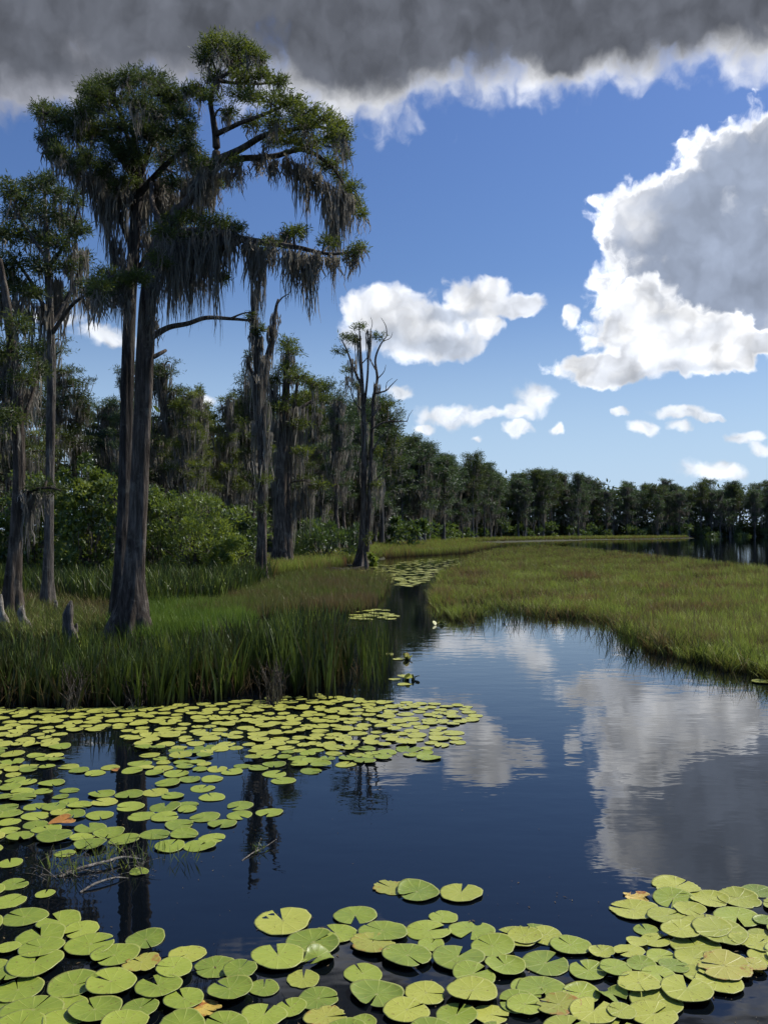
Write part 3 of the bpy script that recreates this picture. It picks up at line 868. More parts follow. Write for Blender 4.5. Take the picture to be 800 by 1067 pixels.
# deep wood behind, reads as one mass
mb = MB()
for s in np.arange(0, 700, 2.2):
    e = edge_at(np.array([s, s + 0.1]))
    tg = norm(e[1] - e[0]); nr = np.array([-tg[1], tg[0]])
    m_ = 380 if s > 80 else 40
    back = (13 if s < 80 else 3.0) + 24 * rng.random((m_, 1)) ** 1.3
    p = e[0] + nr * back + tg * (rng.random((m_, 1)) - 0.5) * 2.6
    top = 14.9 + 0.9 * math.sin(s * 0.31) + 1.1 * math.sin(s * 0.117 + 1) + 0.7 * math.sin(s * 0.83) if s > 80 else 7.5
    zc = 0.1 + top * rng.random(m_) ** 1.1
    zc = np.where(rng.random(m_) < 0.35, zc * 0.3, zc)
    if s > 80:
        low = rng.random(m_) < 0.22
        zc = np.where(low, 0.1 + 3.2 * rng.random(m_), zc)
        p = np.where(low[:, None], p - nr * (back - 2.0 - 5.0 * rng.random((m_, 1))), p)
    c3 = np.c_[p, zc]
    leaves(mb, c3, rng.normal(size=(m_, 3)) * np.array([1, 1, 0.8]), 0.9 + 0.9 * rng.random(m_), 0.45 + 0.3 * rng.random(m_), np.clip(0.2 + 0.4 * rng.random(m_), 0, 1))
tag(mb.build('distant_forest', M['needles_dark']), 'deep shaded wood behind the shore trees', 'forest', kind='stuff')

# ------------------------------------------------------------------ shrubs
def shrub(name, label, px, py, Y, w, h, n, lsize, mat, group=None, aspect=0.33, stems=True, kind='ball'):
    s = Y / F
    base = P(px, py, Y); base[2] = ground_z(base[:1], base[1:2])[0] - 0.02
    root = empty(name, base, label, 'shrub', group)
    fo, st = MB(), MB()
    nl = max(8, int(w * h / 130))
    W, Hh = w * s, h * s
    for k in range(nl):
        a = rng.random() * 2 * PI
        f = rng.random() ** 0.6
        z = Hh * (0.12 + 0.75 * rng.random())
        rr = W * 0.5 * math.sqrt(max(0.08, 1 - (z / Hh - 0.3) ** 2 * 1.7)) * f
        c = base + np.array([math.cos(a) * rr, math.sin(a) * rr * 0.8, z])
        cw = W * (0.07 + 0.15 * rng.random() ** 1.5)
        c = c + rng.normal(size=3) * np.array([W, W * .6, Hh]) * 0.06
        m = int(n / nl)
        d = norm(rng.normal(size=(m, 3)) + np.array([0, -0.2, 0.35]))
        b = c + d * np.array([cw, cw, cw * 0.8]) * rng.random((m, 1)) ** 0.45
        dr = d * 0.5 + rng.normal(size=(m, 3)) * 0.5 + np.array([0, 0, 0.55 if kind == 'willow' else 0.1])
        leaves(fo, b, dr, lsize * (0.7 + 0.6 * rng.random(m)), lsize * aspect * (0.8 + 0.5 * rng.random(m)),
               np.clip(0.3 + 0.4 * rng.random() + 0.25 * (rng.random(m) - 0.5), 0, 1))
        if stems and k % 2 == 0:
            tube(st, *smooth_path([base + np.array([rng.normal() * W * .05, rng.normal() * W * .05, 0]), (base + c) / 2 + rng.normal(size=3) * 0.1, c], np.array([0.03, 0.02, 0.008]) * W / 3, 3), 4, cap=False)
    fo.build('foliage', mat, root, base)
    if st.v:
        st.build('stems', M['bark_grey'], root, base)
    return root


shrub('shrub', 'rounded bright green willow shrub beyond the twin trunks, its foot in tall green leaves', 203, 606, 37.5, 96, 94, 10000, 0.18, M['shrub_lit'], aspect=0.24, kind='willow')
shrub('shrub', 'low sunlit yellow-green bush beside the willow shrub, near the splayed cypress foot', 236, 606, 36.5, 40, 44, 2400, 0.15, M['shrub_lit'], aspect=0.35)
shrub('shrub', 'tall glossy broad-leaved bush filling the gap between the slim trunk and the twin trunks', 92, 612, 35.0, 84, 132, 9500, 0.19, M['shrub'], aspect=0.5)
shrub('shrub', 'dark broad-leaved bush in deep shade behind the slim pale-footed trunk', 40, 612, 37.0, 80, 110, 6500, 0.19, M['shrub'], aspect=0.5)
shrub('shrub', 'leafy bush showing just past the big trunk, next to the willow shrub', 165, 606, 39.0, 60, 100, 5500, 0.18, M['shrub'], aspect=0.45)
shrub('shrub', 'shaded bush at the very edge behind the leaning cypress', -15, 612, 37.0, 70, 90, 4500, 0.19, M['shrub'], aspect=0.5)
shrub('shrub', 'dim green bush between the willow shrub and the layered cypress', 250, 592, 52.0, 66, 70, 2200, 0.3, M['shrub_far'], aspect=0.4)
shrub('shrub', 'low grassy mound of bush between the layered cypress and the half-dead cypress', 338, 588, 56.0, 86, 42, 4200, 0.32, M['shrub_far'], aspect=0.2, kind='willow')
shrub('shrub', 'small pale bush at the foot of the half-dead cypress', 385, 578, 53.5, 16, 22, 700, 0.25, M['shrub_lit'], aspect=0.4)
shrub('shrub', 'sunlit bush at the wood edge just past the half-dead cypress', 425, 572, 98.0, 44, 34, 1800, 0.5, M['shrub_far'], aspect=0.4)
for k in range(26):
    s = 88 + k * 13 + rng.random() * 6
    e = edge_at(np.array([s, s + .1]))
    px, py = project(np.array([[e[0, 0] + rng.normal(), e[0, 1] - 2, 0.0]]))
    if 395 < px[0] < 830:
        Yd = e[0, 1] - 2
        shrub('shrub', 'small bush in the row of undergrowth along the foot of the far wood', px[0], py[0], Yd, (5 + 4 * rng.random()) * F / Yd, (2.2 + 2.2 * rng.random()) * F / Yd,
              500, 0.8, M['shrub_far'], group='bushes along the foot of the far wood', stems=False)

# ------------------------------------------------------------------ grass, reeds (stuff)
def blades(name, mat, label, cat, poly, n, hgt, wid, bend=0.25, ymin=5, ymax=150, power=1.5, z0=-0.02, wgrow=0.0, hvar=0.35, segs=3, lean=0.08, patchy=0.0, hfun=None, clumpy=0.0, ragged=0.0):
    poly = np.asarray(poly, float)
    # sample ground points with density falling off with distance
    out = []
    got = 0
    gp = G(np.clip(poly[:, 0], -400, 1400), np.maximum(poly[:, 1], 554.5))
    x0, x1, y0, y1 = gp[:, 0].min(), gp[:, 0].max(), gp[:, 1].min(), gp[:, 1].max()
    y0, y1 = max(y0, ymin), min(y1, ymax)
    tries = 0
    while got < n and tries < 400:
        tries += 1
        m = 60000
        # inverse-cdf sampling of Y^-power times width
        u = rng.random(m)
        if abs(power - 1) < 1e-6:
            Y = y0 * (y1 / y0) ** u
        else:
            a = 1 - power
            Y = (y0 ** a + u * (y1 ** a - y0 ** a)) ** (1 / a)
        X = (rng.random(m) * (max(poly[:, 0]) - min(poly[:, 0])) + min(poly[:, 0]) - 400) / F * Y
        px, py = project(np.c_[X, Y, np.zeros(m)])
        if ragged:
            rg = np.sin(X * 2.1 + 1.3 * np.sin(X * 0.7)) + 0.8 * np.sin(X * 5.3 + Y * 1.9) + 0.7 * np.sin(X * 11.0 - Y * 3.1) + rng.normal(size=m) * 0.8
            py = py + ragged * rg * (F * 2.2 / Y / 60)
        ok = in_poly(px, py, poly)
        if patchy > 0:
            f = 0.5 + 0.25 * np.sin(X * 1.3 + 1.7 * np.sin(Y * 0.6)) + 0.25 * np.sin(Y * 0.9 + 2.1 * np.sin(X * 0.5 + 1.0))
            ok &= rng.random(m) > patchy * (1 - f)
        out.append(np.c_[X, Y][ok])
        got += int(ok.sum())
    xy = np.concatenate(out)[:n]
    n = len(xy)
    if clumpy > 0:
        xy = xy + 0
        k = np.round(xy / clumpy) * clumpy + (np.sin(np.round(xy / clumpy) * 12.9898) * 0.5) * clumpy
        hsh = np.abs(np.sin(np.round(xy / clumpy) @ np.array([12.9898, 78.233])) * 43758.5453) % 1.0
        mixf = (rng.random((n, 1)) < 0.7) * 0.8
        xy = xy * (1 - mixf) + k * mixf
    else:
        hsh = rng.random(n)
    h = hgt * (1 - hvar + 2 * hvar * (0.5 * rng.random(n) + 0.5 * hsh[::1] ** 1.0))
    if hfun is not None:
        h = h * hfun(xy[:, 0], xy[:, 1])
    w = wid * (0.7 + 0.6 * rng.random(n)) * (1 + wgrow * xy[:, 1])
    S = segs + 1
    t = np.linspace(0, 1, S)[None, :]
    ang = rng.random(n) * 2 * PI
    bd = np.stack([np.cos(ang), np.sin(ang)], -1)
    ln = rng.normal(size=(n, 2)) * lean
    bn = (bend * (0.2 + rng.random(n)))[:, None]
    hx = h[:, None]
    cx = xy[:, :1] + hx * (ln[:, :1] * t + bd[:, :1] * bn * t ** 2)
    cy = xy[:, 1:] + hx * (ln[:, 1:] * t + bd[:, 1:] * bn * t ** 2)
    cz = z0 + hx * t * (1 - 0.3 * bn * t)
    c = np.stack([cx, cy, cz], -1)
    a2 = rng.random(n) * PI
    side = np.stack([np.cos(a2), np.sin(a2), 0 * a2], -1)[:, None, :]
    prof = np.clip(1.0 - t ** 2.2, 0.06, 1)[..., None] * (0.75 + 0.25 * np.sin(t * PI))[..., None]
    ww = w[:, None, None] * prof * 0.5
    v = np.stack([c - side * ww, c + side * ww], 2).reshape(n, S * 2, 3)
    i = np.arange(S - 1) * 2
    f = np.stack([i, i + 1, i + 3, i + 2], -1)
    q = (np.arange(n)[:, None, None] * (S * 2) + f[None]).reshape(-1, 4)
    mb = MB()
    tn_ = 0.45 * rng.random(n) + 0.55 * ((hsh * 7.31) % 1.0)
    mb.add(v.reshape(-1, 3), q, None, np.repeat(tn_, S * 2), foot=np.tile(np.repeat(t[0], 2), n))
    o = mb.build(name, mat)
    return tag(o, label, cat, kind='stuff')


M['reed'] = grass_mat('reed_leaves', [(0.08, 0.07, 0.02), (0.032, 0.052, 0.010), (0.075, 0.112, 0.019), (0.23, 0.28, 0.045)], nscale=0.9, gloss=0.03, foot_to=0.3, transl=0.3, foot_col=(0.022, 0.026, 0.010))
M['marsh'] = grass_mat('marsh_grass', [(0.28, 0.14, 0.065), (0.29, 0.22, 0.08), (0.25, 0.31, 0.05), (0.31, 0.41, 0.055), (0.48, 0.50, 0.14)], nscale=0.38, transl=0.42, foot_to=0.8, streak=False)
M['brown_grass'] = grass_mat('brown_grass', [(0.20, 0.135, 0.065), (0.19, 0.16, 0.06), (0.15, 0.19, 0.04), (0.20, 0.25, 0.045)], nscale=0.35)
M['lime'] = grass_mat('lime_grass', [(0.08, 0.13, 0.02), (0.13, 0.21, 0.03), (0.20, 0.29, 0.04)], nscale=0.5, transl=0.45)
M['straw'] = grass_mat('dead_stems', [(0.10, 0.065, 0.035), (0.17, 0.12, 0.065), (0.25, 0.19, 0.10)], nscale=1.0)

blades('reeds', M['reed'], 'thick dark green reeds at the pool edge below the big cypress', 'reeds',
       [(-120, 738), (40, 735), (140, 731), (250, 724), (330, 720), (356, 714), (368, 702), (366, 688), (350, 678), (300, 678), (230, 686), (160, 690), (80, 694), (-120, 696)],
       9000, 0.78, 0.034, bend=0.22, power=1.2, segs=4, hvar=0.5, lean=0.10, patchy=0.6, clumpy=0.22, ragged=2.0,
       hfun=lambda x, y: np.interp(x, [-8, -4.5, -3.0, -1.8, -0.8, 0.2], [0.62, 0.64, 0.74, 0.98, 1.08, 0.85]))
blades('dry_stems', M['straw'], 'dry straw-coloured stems mixed into the front of the reeds', 'reeds',
       [(-60, 738), (60, 737), (140, 735), (250, 727), (330, 722), (382, 712), (392, 700), (300, 708), (150, 718), (-60, 722)],
       650, 0.42, 0.010, bend=0.9, power=1.2, segs=4, hvar=0.6, lean=0.35)
blades('marsh_grass', M['marsh'], 'wide bed of yellow-green and russet marsh grass beside open water', 'marsh grass',
       [(446, 632), (452, 612), (462, 598), (486, 584), (505, 576), (530, 571), (560, 568.5), (605, 571.5), (660, 578), (720, 585.5), (800, 595), (900, 609), (1000, 620), (1000, 745), (900, 722), (800, 699),
        (770, 692), (740, 687), (712, 678), (690, 675), (668, 664), (650, 661), (630, 649), (605, 642), (560, 641), (520, 637), (480, 640)],
       180000, 0.32, 0.012, bend=0.75, power=1.6, ymax=140, wgrow=0.012, segs=3, lean=0.22, hvar=0.7, patchy=0.95, clumpy=0.26, ragged=2.3)
blades('marsh_stalks', M['straw'], 'thin dry stalks standing above the marsh grass', 'stalks',
       [(446, 632), (470, 600), (505, 576), (560, 569), (660, 579), (720, 587), (900, 611), (1000, 620), (1000, 745), (900, 726), (800, 702), (770, 695), (740, 690), (690, 680), (650, 668), (630, 653), (600, 645), (520, 640), (480, 643)],
       7000, 0.58, 0.007, bend=0.35, power=1.7, ymax=90, wgrow=0.012, segs=3, lean=0.16, hvar=0.5, patchy=0.8)
blades('fringe_rushes', M['reed'], 'scattered rushes standing in the water along the marsh edge', 'rushes',
       [(470, 640), (520, 638), (600, 642), (640, 660), (700, 677), (760, 690), (800, 699), (960, 730), (960, 762), (800, 712), (740, 698), (680, 685), (640, 676), (600, 650), (480, 646)],
       2600, 0.42, 0.010, bend=0.5, power=1.4, segs=3, lean=0.2, hvar=0.6, patchy=0.8, clumpy=0.3)
blades('marsh_grass', M['marsh'], 'low far spit of pale marsh grass in front of the wood', 'marsh grass',
       [(380, 578), (430, 570), (500, 565), (560, 563.2), (700, 561.4), (718, 560.4), (712, 559.2), (600, 558.4), (480, 559), (400, 564)],
       26000, 0.75, 0.03, bend=0.3, ymin=40, ymax=320, power=1.0, wgrow=0.01, segs=2, patchy=0.2, z0=0.0)
blades('brown_grass', M['brown_grass'], 'russet sedge in shallow water behind the reeds', 'sedge',
       [(180, 648), (205, 634), (262, 618), (300, 602), (345, 597), (400, 600), (408, 606), (402, 620), (392, 634), (370, 641), (300, 642), (240, 648)],
       26000, 0.42, 0.012, bend=0.35, power=1.5, wgrow=0.008, segs=3, lean=0.12, patchy=0.4, clumpy=0.18)
blades('brown_grass', M['brown_grass'], 'dim tangle of sedge around the edge trunks and stumps', 'sedge',
       [(-150, 668), (60, 668), (118, 662), (118, 636), (100, 628), (60, 624), (-150, 616)],
       9000, 0.40, 0.014, bend=0.6, power=1.3, wgrow=0.006, segs=3, lean=0.18, patchy=0.4)
blades('lime_grass', M['lime'], 'patch of bright lime grass lit by the sun at the foot of the big cypress', 'grass',
       [(110, 672), (150, 676), (240, 672), (268, 655), (250, 644), (200, 636), (155, 636), (120, 650)],
       11000, 0.48, 0.014, bend=0.4, power=1.3, segs=3, patchy=0.3)
blades('pickerelweed', M['reed'], 'broad-leaved green water plants massed below the shrubs', 'water plants',
       [(-120, 622), (0, 618), (100, 632), (160, 640), (230, 634), (262, 616), (285, 603), (255, 594), (160, 596), (60, 600), (-120, 600)],
       11000, 0.85, 0.055, bend=0.35, power=1.2, segs=4, hvar=0.35, z0=0.0)
blades('marsh_grass', M['marsh'], 'grassy bank running behind the half-dead cypress', 'marsh grass',
       [(270, 604), (330, 598), (380, 586), (400, 582), (486, 577), (520, 570), (480, 566), (420, 571), (340, 580), (270, 590)],
       22000, 0.7, 0.022, bend=0.35, ymin=20, ymax=200, power=1.2, wgrow=0.008, segs=2, patchy=0.3, z0=0.0)
blades('sparse_rushes', M['reed'], 'thin rushes standing in the water off the end of the reeds', 'rushes',
       [(376, 726), (398, 722), (408, 700), (404, 676), (385, 664), (372, 690)], 260, 0.8, 0.014, bend=0.15, segs=4, lean=0.1)

# ------------------------------------------------------------------ ground and water
def structure(name, mb, mat, smooth=True):
    return tag(mb.build(name, mat, smooth=smooth), kind='structure')


gx = np.concatenate([[-4000, -1500, -600, -300], np.arange(-150, -40, 6), np.arange(-40, 40, 1.0), np.arange(40, 460, 8), [700, 1500, 4000]])
gy = np.concatenate([[-4000, -800, -100, -20], np.arange(0, 90, 1.0), np.arange(90, 340, 4), [360, 420, 500, 700, 1500, 4000]])
XX, YY = np.meshgrid(gx, gy)
ZZ = ground_z(XX.ravel(), YY.ravel())
ni, nj = XX.shape
idx = np.arange(ni * nj).reshape(ni, nj)
q = np.stack([idx[:-1, :-1], idx[:-1, 1:], idx[1:, 1:], idx[1:, :-1]], -1).reshape(-1, 4)
mb = MB(); mb.add(np.c_[XX.ravel(), YY.ravel(), ZZ], q)
m, nt, nd, ln = new_mat('marsh_soil')
out = N(nd, 'ShaderNodeOutputMaterial')
geo = N(nd, 'ShaderNodeNewGeometry')
n1 = N(nd, 'ShaderNodeTexNoise', i_Scale=0.5, i_Detail=8.0, i_Roughness=0.65)
ln.new(geo.outputs['Position'], n1.inputs['Vector'])
r = ramp(nd, [(0.3, (0.02, 0.016, 0.010)), (0.5, (0.045, 0.045, 0.018)), (0.7, (0.07, 0.085, 0.022))])
ln.new(n1.outputs['Fac'], r.inputs[0])
bs = N(nd, 'ShaderNodeBsdfPrincipled', i_Roughness=0.95)
ln.new(r.outputs[0], bs.inputs['Base Color'])
ln.new(bs.outputs[0], out.inputs[0])
M['soil'] = m
structure('ground', mb, M['soil'])

mb = MB()
mb.add([(-4000, -4000, 0), (4000, -4000, 0), (4000, 4000, 0), (-4000, 4000, 0)], [(0, 1, 2, 3)])
m, nt, nd, ln = new_mat('lake_water')
out = N(nd, 'ShaderNodeOutputMaterial')
geo = N(nd, 'ShaderNodeNewGeometry')
mp = N(nd, 'ShaderNodeMapping')
mp.inputs['Scale'].default_value = (0.55, 1.0, 1.0)
ln.new(geo.outputs['Position'], mp.inputs[0])
n1 = N(nd, 'ShaderNodeTexNoise', i_Scale=2.6, i_Detail=3.0, i_Roughness=0.55)
n2 = N(nd, 'ShaderNodeTexNoise', i_Scale=16.0, i_Detail=2.0)
n3 = N(nd, 'ShaderNodeTexNoise', i_Scale=0.25, i_Detail=2.0)
for n_ in (n1, n2, n3):
    ln.new(mp.outputs[0], n_.inputs['Vector'])
pr = ramp(nd, [(0.42, (0.12, 0.12, 0.12)), (0.66, (1, 1, 1))])
ln.new(n3.outputs['Fac'], pr.inputs[0])
h2 = N(nd, 'ShaderNodeMath', operation='MULTIPLY')
ln.new(n2.outputs['Fac'], h2.inputs[0]); ln.new(pr.outputs[0], h2.inputs[1])
hh = N(nd, 'ShaderNodeMath', operation='MULTIPLY_ADD')
hh.inputs[1].default_value = 0.10
ln.new(h2.outputs[0], hh.inputs[0]); ln.new(n1.outputs['Fac'], hh.inputs[2])
bp = N(nd, 'ShaderNodeBump', i_Strength=0.13, i_Distance=0.02)
ln.new(hh.outputs[0], bp.inputs['Height'])
bs = N(nd, 'ShaderNodeBsdfPrincipled', i_Roughness=0.015)
bs.inputs['Base Color'].default_value = (0.0025, 0.004, 0.006, 1)
bs.inputs['IOR'].default_value = 1.48
ln.new(bp.outputs[0], bs.inputs['Normal'])
ln.new(bs.outputs[0], out.inputs[0])
M['water'] = m
structure('lake_water', mb, M['water'])

# ------------------------------------------------------------------ lily pads
M['pad'] = pad_mat('lily_green', [(0.115, 0.175, 0.026), (0.255, 0.32, 0.042), (0.37, 0.42, 0.068)])
M['pad_pale'] = pad_mat('lily_yellow_green', [(0.24, 0.28, 0.044), (0.36, 0.385, 0.060), (0.46, 0.47, 0.095)])
M['pad_spot'] = pad_mat('lily_yellowing', [(0.25, 0.28, 0.05), (0.34, 0.345, 0.06), (0.44, 0.40, 0.09)], spots=(0.33, 0.18, 0.04), spot_amt=0.72)
M['pad_gold'] = pad_mat('lily_golden', [(0.45, 0.33, 0.06), (0.55, 0.40, 0.08), (0.6, 0.45, 0.12)], spots=(0.30, 0.10, 0.02), spot_amt=0.66)
M['pad_brown'] = pad_mat('lily_rusty', [(0.30, 0.12, 0.03), (0.42, 0.18, 0.04), (0.5, 0.26, 0.08)], spots=(0.12, 0.05, 0.02), spot_amt=0.72)
M['pad_under'] = pad_mat('lily_red_under', [(0.25, 0.05, 0.05), (0.33, 0.08, 0.06), (0.35, 0.12, 0.08)])


def pad_mesh(name, mat, seed, ragged=0.0, curl=0.02, slit=0.10, navel=0.05, fold=0.0, rings=5, seg=44):
    """unit-radius pad with slit towards +X"""
    r = np.random.default_rng(seed)
    th = np.linspace(slit, 2 * PI - slit, seg)
    ph = r.random(6) * 2 * PI
    edge = 1 + 0.045 * np.cos(2 * th + ph[0]) + 0.03 * np.cos(3 * th + ph[1]) + 0.014 * np.cos(5 * th + ph[5]) + 0.008 * np.cos(9 * th + ph[2])
    edge = edge * (1 - 0.05 * np.exp(-((np.minimum(th, 2 * PI - th) - slit) / 0.16) ** 2))
    if ragged:
        nz = r.random(seg)
        bite = np.convolve(np.r_[nz, nz[:4]], np.ones(3) / 3, 'same')[:seg]
        edge = edge - ragged * np.maximum(0, bite - 0.5) * 1.6
    fr = np.array([0.0, 0.12, 0.4, 0.75, 0.93, 1.0])
    off = np.array([navel, 0.0])
    V, T, UV = [], [], []
    for f in fr:
        x = off[0] * (1 - f) + f * edge * np.cos(th)
        y = off[1] * (1 - f) + f * edge * np.sin(th)
        z = 0.010 * f * np.cos(2 * th + ph[3]) + 0.05 * fold * f * f * np.cos(2 * th + ph[4]) * 3
        z = z + curl * np.maximum(0, f - 0.8) * 5 * (0.35 + 0.65 * np.cos(th + ph[5]) ** 2)
        z = z + 0.014 * (1 - f) * (-1) + 0.004 * f * np.cos(11 * th)
        V.append(np.c_[x, y, z]); T.append(np.full(seg, f)); UV.append(np.c_[x - off[0] * (1 - f), y])
    V = np.concatenate(V); T = np.concatenate(T)
    q = []
    for i in range(len(fr) - 1):
        a = i * seg + np.arange(seg - 1)
        q.append(np.stack([a, a + seg, a + seg + 1, a + 1], -1))
    q = np.concatenate(q)
    # turned-down lip: gives the rim a thickness
    lip = V[-seg:] * np.array([0.985, 0.985, 1]) + np.array([0, 0, -0.022])
    n0 = len(V)
    a = (len(fr) - 1) * seg + np.arange(seg - 1)
    b = n0 + np.arange(seg - 1)
    q = np.concatenate([q, np.stack([a, b, b + 1, a + 1], -1)])
    mb = MB()
    mb.add(np.concatenate([V, lip]), q, None, np.concatenate([T, np.full(seg, 0.96)]))
    me = mb.mesh(name, mat, smooth=True)
    uvl = me.uv_layers.new(name='UVMap')
    vi = np.zeros(len(me.loops), np.int32); me.loops.foreach_get('vertex_index', vi)
    co = np.concatenate([V, lip])[:, :2]
    uvl.data.foreach_set('uv', co[vi].astype(np.float32).ravel())
    return me


PADS = {
    'green': [pad_mesh('lily_pad', M['pad'], 10 + i, curl=[0.01, 0.03, 0.06, 0.02, 0.015, 0.10][i % 6], slit=[0.07, 0.12, 0.04, 0.22, 0.03, 0.09, 0.15][i % 7], fold=[0, .1, .2, 0, .05, .3, .1, .0][i % 8],
              ragged=[0, 0, 0.06, 0, 0.12, 0, 0.05][i % 7]) for i in range(11)],
    'pale': [pad_mesh('lily_pad', M['pad_pale'], 30 + i, curl=[0.01, 0.04, 0.02, 0.07, 0.03, 0.05][i], ragged=[0.05, 0.15, 0.08, 0.3, 0.0, 0.12][i % 6], fold=[0, .12, .05, .25, 0.1, .05][i % 6], slit=[0.06, 0.1, 0.15, 0.05, 0.2, 0.03][i % 6]) for i in range(6)],
    'spot': [pad_mesh('lily_pad', M['pad_spot'], 50 + i, ragged=0.25 + 0.15 * i, fold=0.3) for i in range(3)],
    'gold': [pad_mesh('lily_pad', M['pad_gold'], 60, ragged=0.6, fold=0.5, curl=0.08)],
    'brown': [pad_mesh('lily_pad', M['pad_brown'], 70, ragged=0.5, fold=0.8, curl=0.1)],
    'fold': [pad_mesh('lily_pad', M['pad'], 80, ragged=0.1, fold=1.6, curl=0.12, slit=0.3)],
}

near = """26,956,46 62,961,48 9,991,24 43,979,50 85,971,36 94,987,48 43,992,48 36,1009,54 19,1033,50 7,1020,30 152,979,42 120,999,50 148,1008,38s 195,995,38p
224,1008,44 182,1014,40 250,1015,38 77,1027,52 116,1029,54 165,1033,48 192,1046,42 214,1055,36g 240,1037,46 146,1056,40 99,1059,52 34,1056,60 67,1052,46 67,1068,46 2,1051,30
130,1072,46 190,1074,50 20,1076,56 105,1084,50 235,1072,44 10,940,34 15,922,30 47,932,20 145,909,20 -14,930,34 -16,965,40 -20,1010,50
407,925,38s 435,930,46 480,932,44p 295,960,60p 370,954,44 350,973,44 399,972,50 446,971,46 462,956,30 492,970,46 388,985,48s 326,983,54 424,999,50 449,986,28 477,1001,54 513,989,46
537,978,44p 557,971,34 332,1000,32f 303,999,34 526,1010,42 378,1015,40 316,1021,34p 393,1037,56 443,1037,44p 492,1038,52p 331,1041,44 423,1056,46p 475,1060,44 511,1059,40p 539,1046,44 550,1030,36
339,1061,42s 303,1052,32 378,1066,28 493,1020,44 290,1000,56 275,1030,34 275,1060,46 360,1078,46 450,1080,50 520,1084,50 568,976,38p 546,978,36p 594,987,42 568,1004,50 613,1013,40 627,995,28p
641,1013,36 563,1030,50 605,1038,40 546,1050,40 582,1051,48s 637,1038,32f 618,1059,50p 668,1009,32 655,994,32p 663,983,24p 673,970,28 688,997,30 702,1009,30 686,1020,34 665,1030,46p 683,1046,54p
715,1036,54p 680,1060,50p 647,1060,30p 660,949,50p 663,935,30g 704,924,46p 701,937,46 694,958,40p 717,950,34p 738,939,44p 769,937,44p 788,929,34 767,958,46 735,970,48p 750,975,56p 709,974,40p 725,987,52p
722,1000,40p 754,1012,56s 774,983,30p 790,987,40p 796,963,24 793,1001,30p 748,1025,48p 732,1018,40p 785,1010,25s 683,981,30p 793,977,30p 815,945,40p 822,975,44p 820,1000,46 640,1080,50p 590,1078,50p""".split()
mid = """68,890,20 94,882,34 130,876,32 177,883,32 208,882,32 221,874,28 162,870,30 192,870,30 114,869,32 94,863,32 86,874,24 57,875,36 49,868,30 65,859,26b 21,875,28 37,860,26 78,851,22
104,850,30 10,866,22 136,841,30 135,829,28 109,836,28p 106,828,26 83,840,24 57,842,26 37,841,24 37,851,28 148,851,30 172,852,30 187,860,32 214,852,30 232,859,30 249,850,28 250,840,28 195,844,20
197,839,20 172,842,30 180,830,24 162,826,28p 175,817,26 184,807,26 198,813,22 211,822,26 221,831,28 221,812,24 242,805,22 138,804,22 146,796,24 161,806,20 28,816,20 24,826,26 45,825,20 24,832,28
5,832,20 6,842,26 9,849,28 10,857,24 281,847,28 295,814,26 286,807,26 269,801,22 324,804,22 334,798,22 360,797,22p 380,794,22 446,790,26 425,781,26 310,791,20 11,900,26 -10,885,26 -12,850,28 -15,835,26
35,776,20b 120,803,10b 235,776,20s 205,794,18 190,795,18""".split()
KIND = {'s': 'spot', 'g': 'gold', 'p': 'pale', 'f': 'fold', 'b': 'brown'}
pads = []          # x, y, radius, kind, zone
for zone, lst in (('near', near), ('mid', mid)):
    for it in lst:
        k = 'green'
        if it[-1] in KIND:
            k = KIND[it[-1]]; it = it[:-1]
        a, b, w = (float(q_) for q_ in it.split(','))
        g = G(a, b)
        pads.append([g[0], g[1], w / F * g[1] * 0.5, k, zone, a, b])
# the crowded raft in front of the reeds, strewn between the measured ones
RAFT = [(-60, 735), (60, 738), (160, 736), (260, 729), (330, 724), (384, 730), (440, 733), (488, 734), (497, 748), (470, 760), (478, 775), (440, 786), (410, 790), (375, 796), (330, 792), (305, 800), (268, 796), (220, 806),
        (150, 800), (110, 808), (60, 800), (-60, 815)]
HOLES = [[(70, 762), (132, 760), (130, 800), (60, 798)], [(118, 775), (150, 772), (146, 800), (116, 800)], [(385, 738), (415, 728), (415, 736)], [(205, 790), (262, 778), (262, 798), (225, 800)],
         [(0, 776), (70, 780), (70, 788), (0, 786)]]
extra = [(400, 700), (440, 704), (445, 712), (405, 716), (380, 708)], [(392, 676), (425, 680), (432, 694), (405, 690), (392, 690)]
LEFT = [(-40, 800), (52, 812), (95, 826), (70, 870), (-40, 895)]
cand = []
for _ in range(14000):
    poly = RAFT
    a = rng.uniform(-60, 500); b = rng.uniform(722, 815)
    a_, b_ = np.array([a]), np.array([b])
    if not in_poly(a_, b_, RAFT)[0] or any(in_poly(a_, b_, hpoly)[0] for hpoly in HOLES):
        continue
    cand.append((a, b))
for _ in range(400):
    a = rng.uniform(-40, 100); b = rng.uniform(800, 895)
    if in_poly(np.array([a]), np.array([b]), LEFT)[0]:
        cand.append((a, b))
for e_ in extra:
    for _ in range(60):
        a = rng.uniform(375, 450); b = rng.uniform(672, 720)
        if in_poly(np.array([a]), np.array([b]), e_)[0]:
            cand.append((a, b))
for (a, b) in cand:
    g = G(a, b)
    rad = 0.066 + 0.052 * rng.random()
    ok = True
    for p in pads:
        dx, dy = p[0] - g[0], p[1] - g[1]
        if dx * dx + dy * dy < ((p[2] + rad) * 0.86) ** 2:
            ok = False; break
    if ok:
        u = rng.random()
        pads.append([g[0], g[1], rad, 'green' if u < 0.55 else ('pale' if u < 0.965 else 'spot'), 'raft', a, b])
print('pads', len(pads))
order = sorted(range(len(pads)), key=lambda i: pads[i][1])
vis = [i for i in order if -30 < pads[i][5] < 830 and pads[i][6] < 1085]
solo = set(vis[:298])
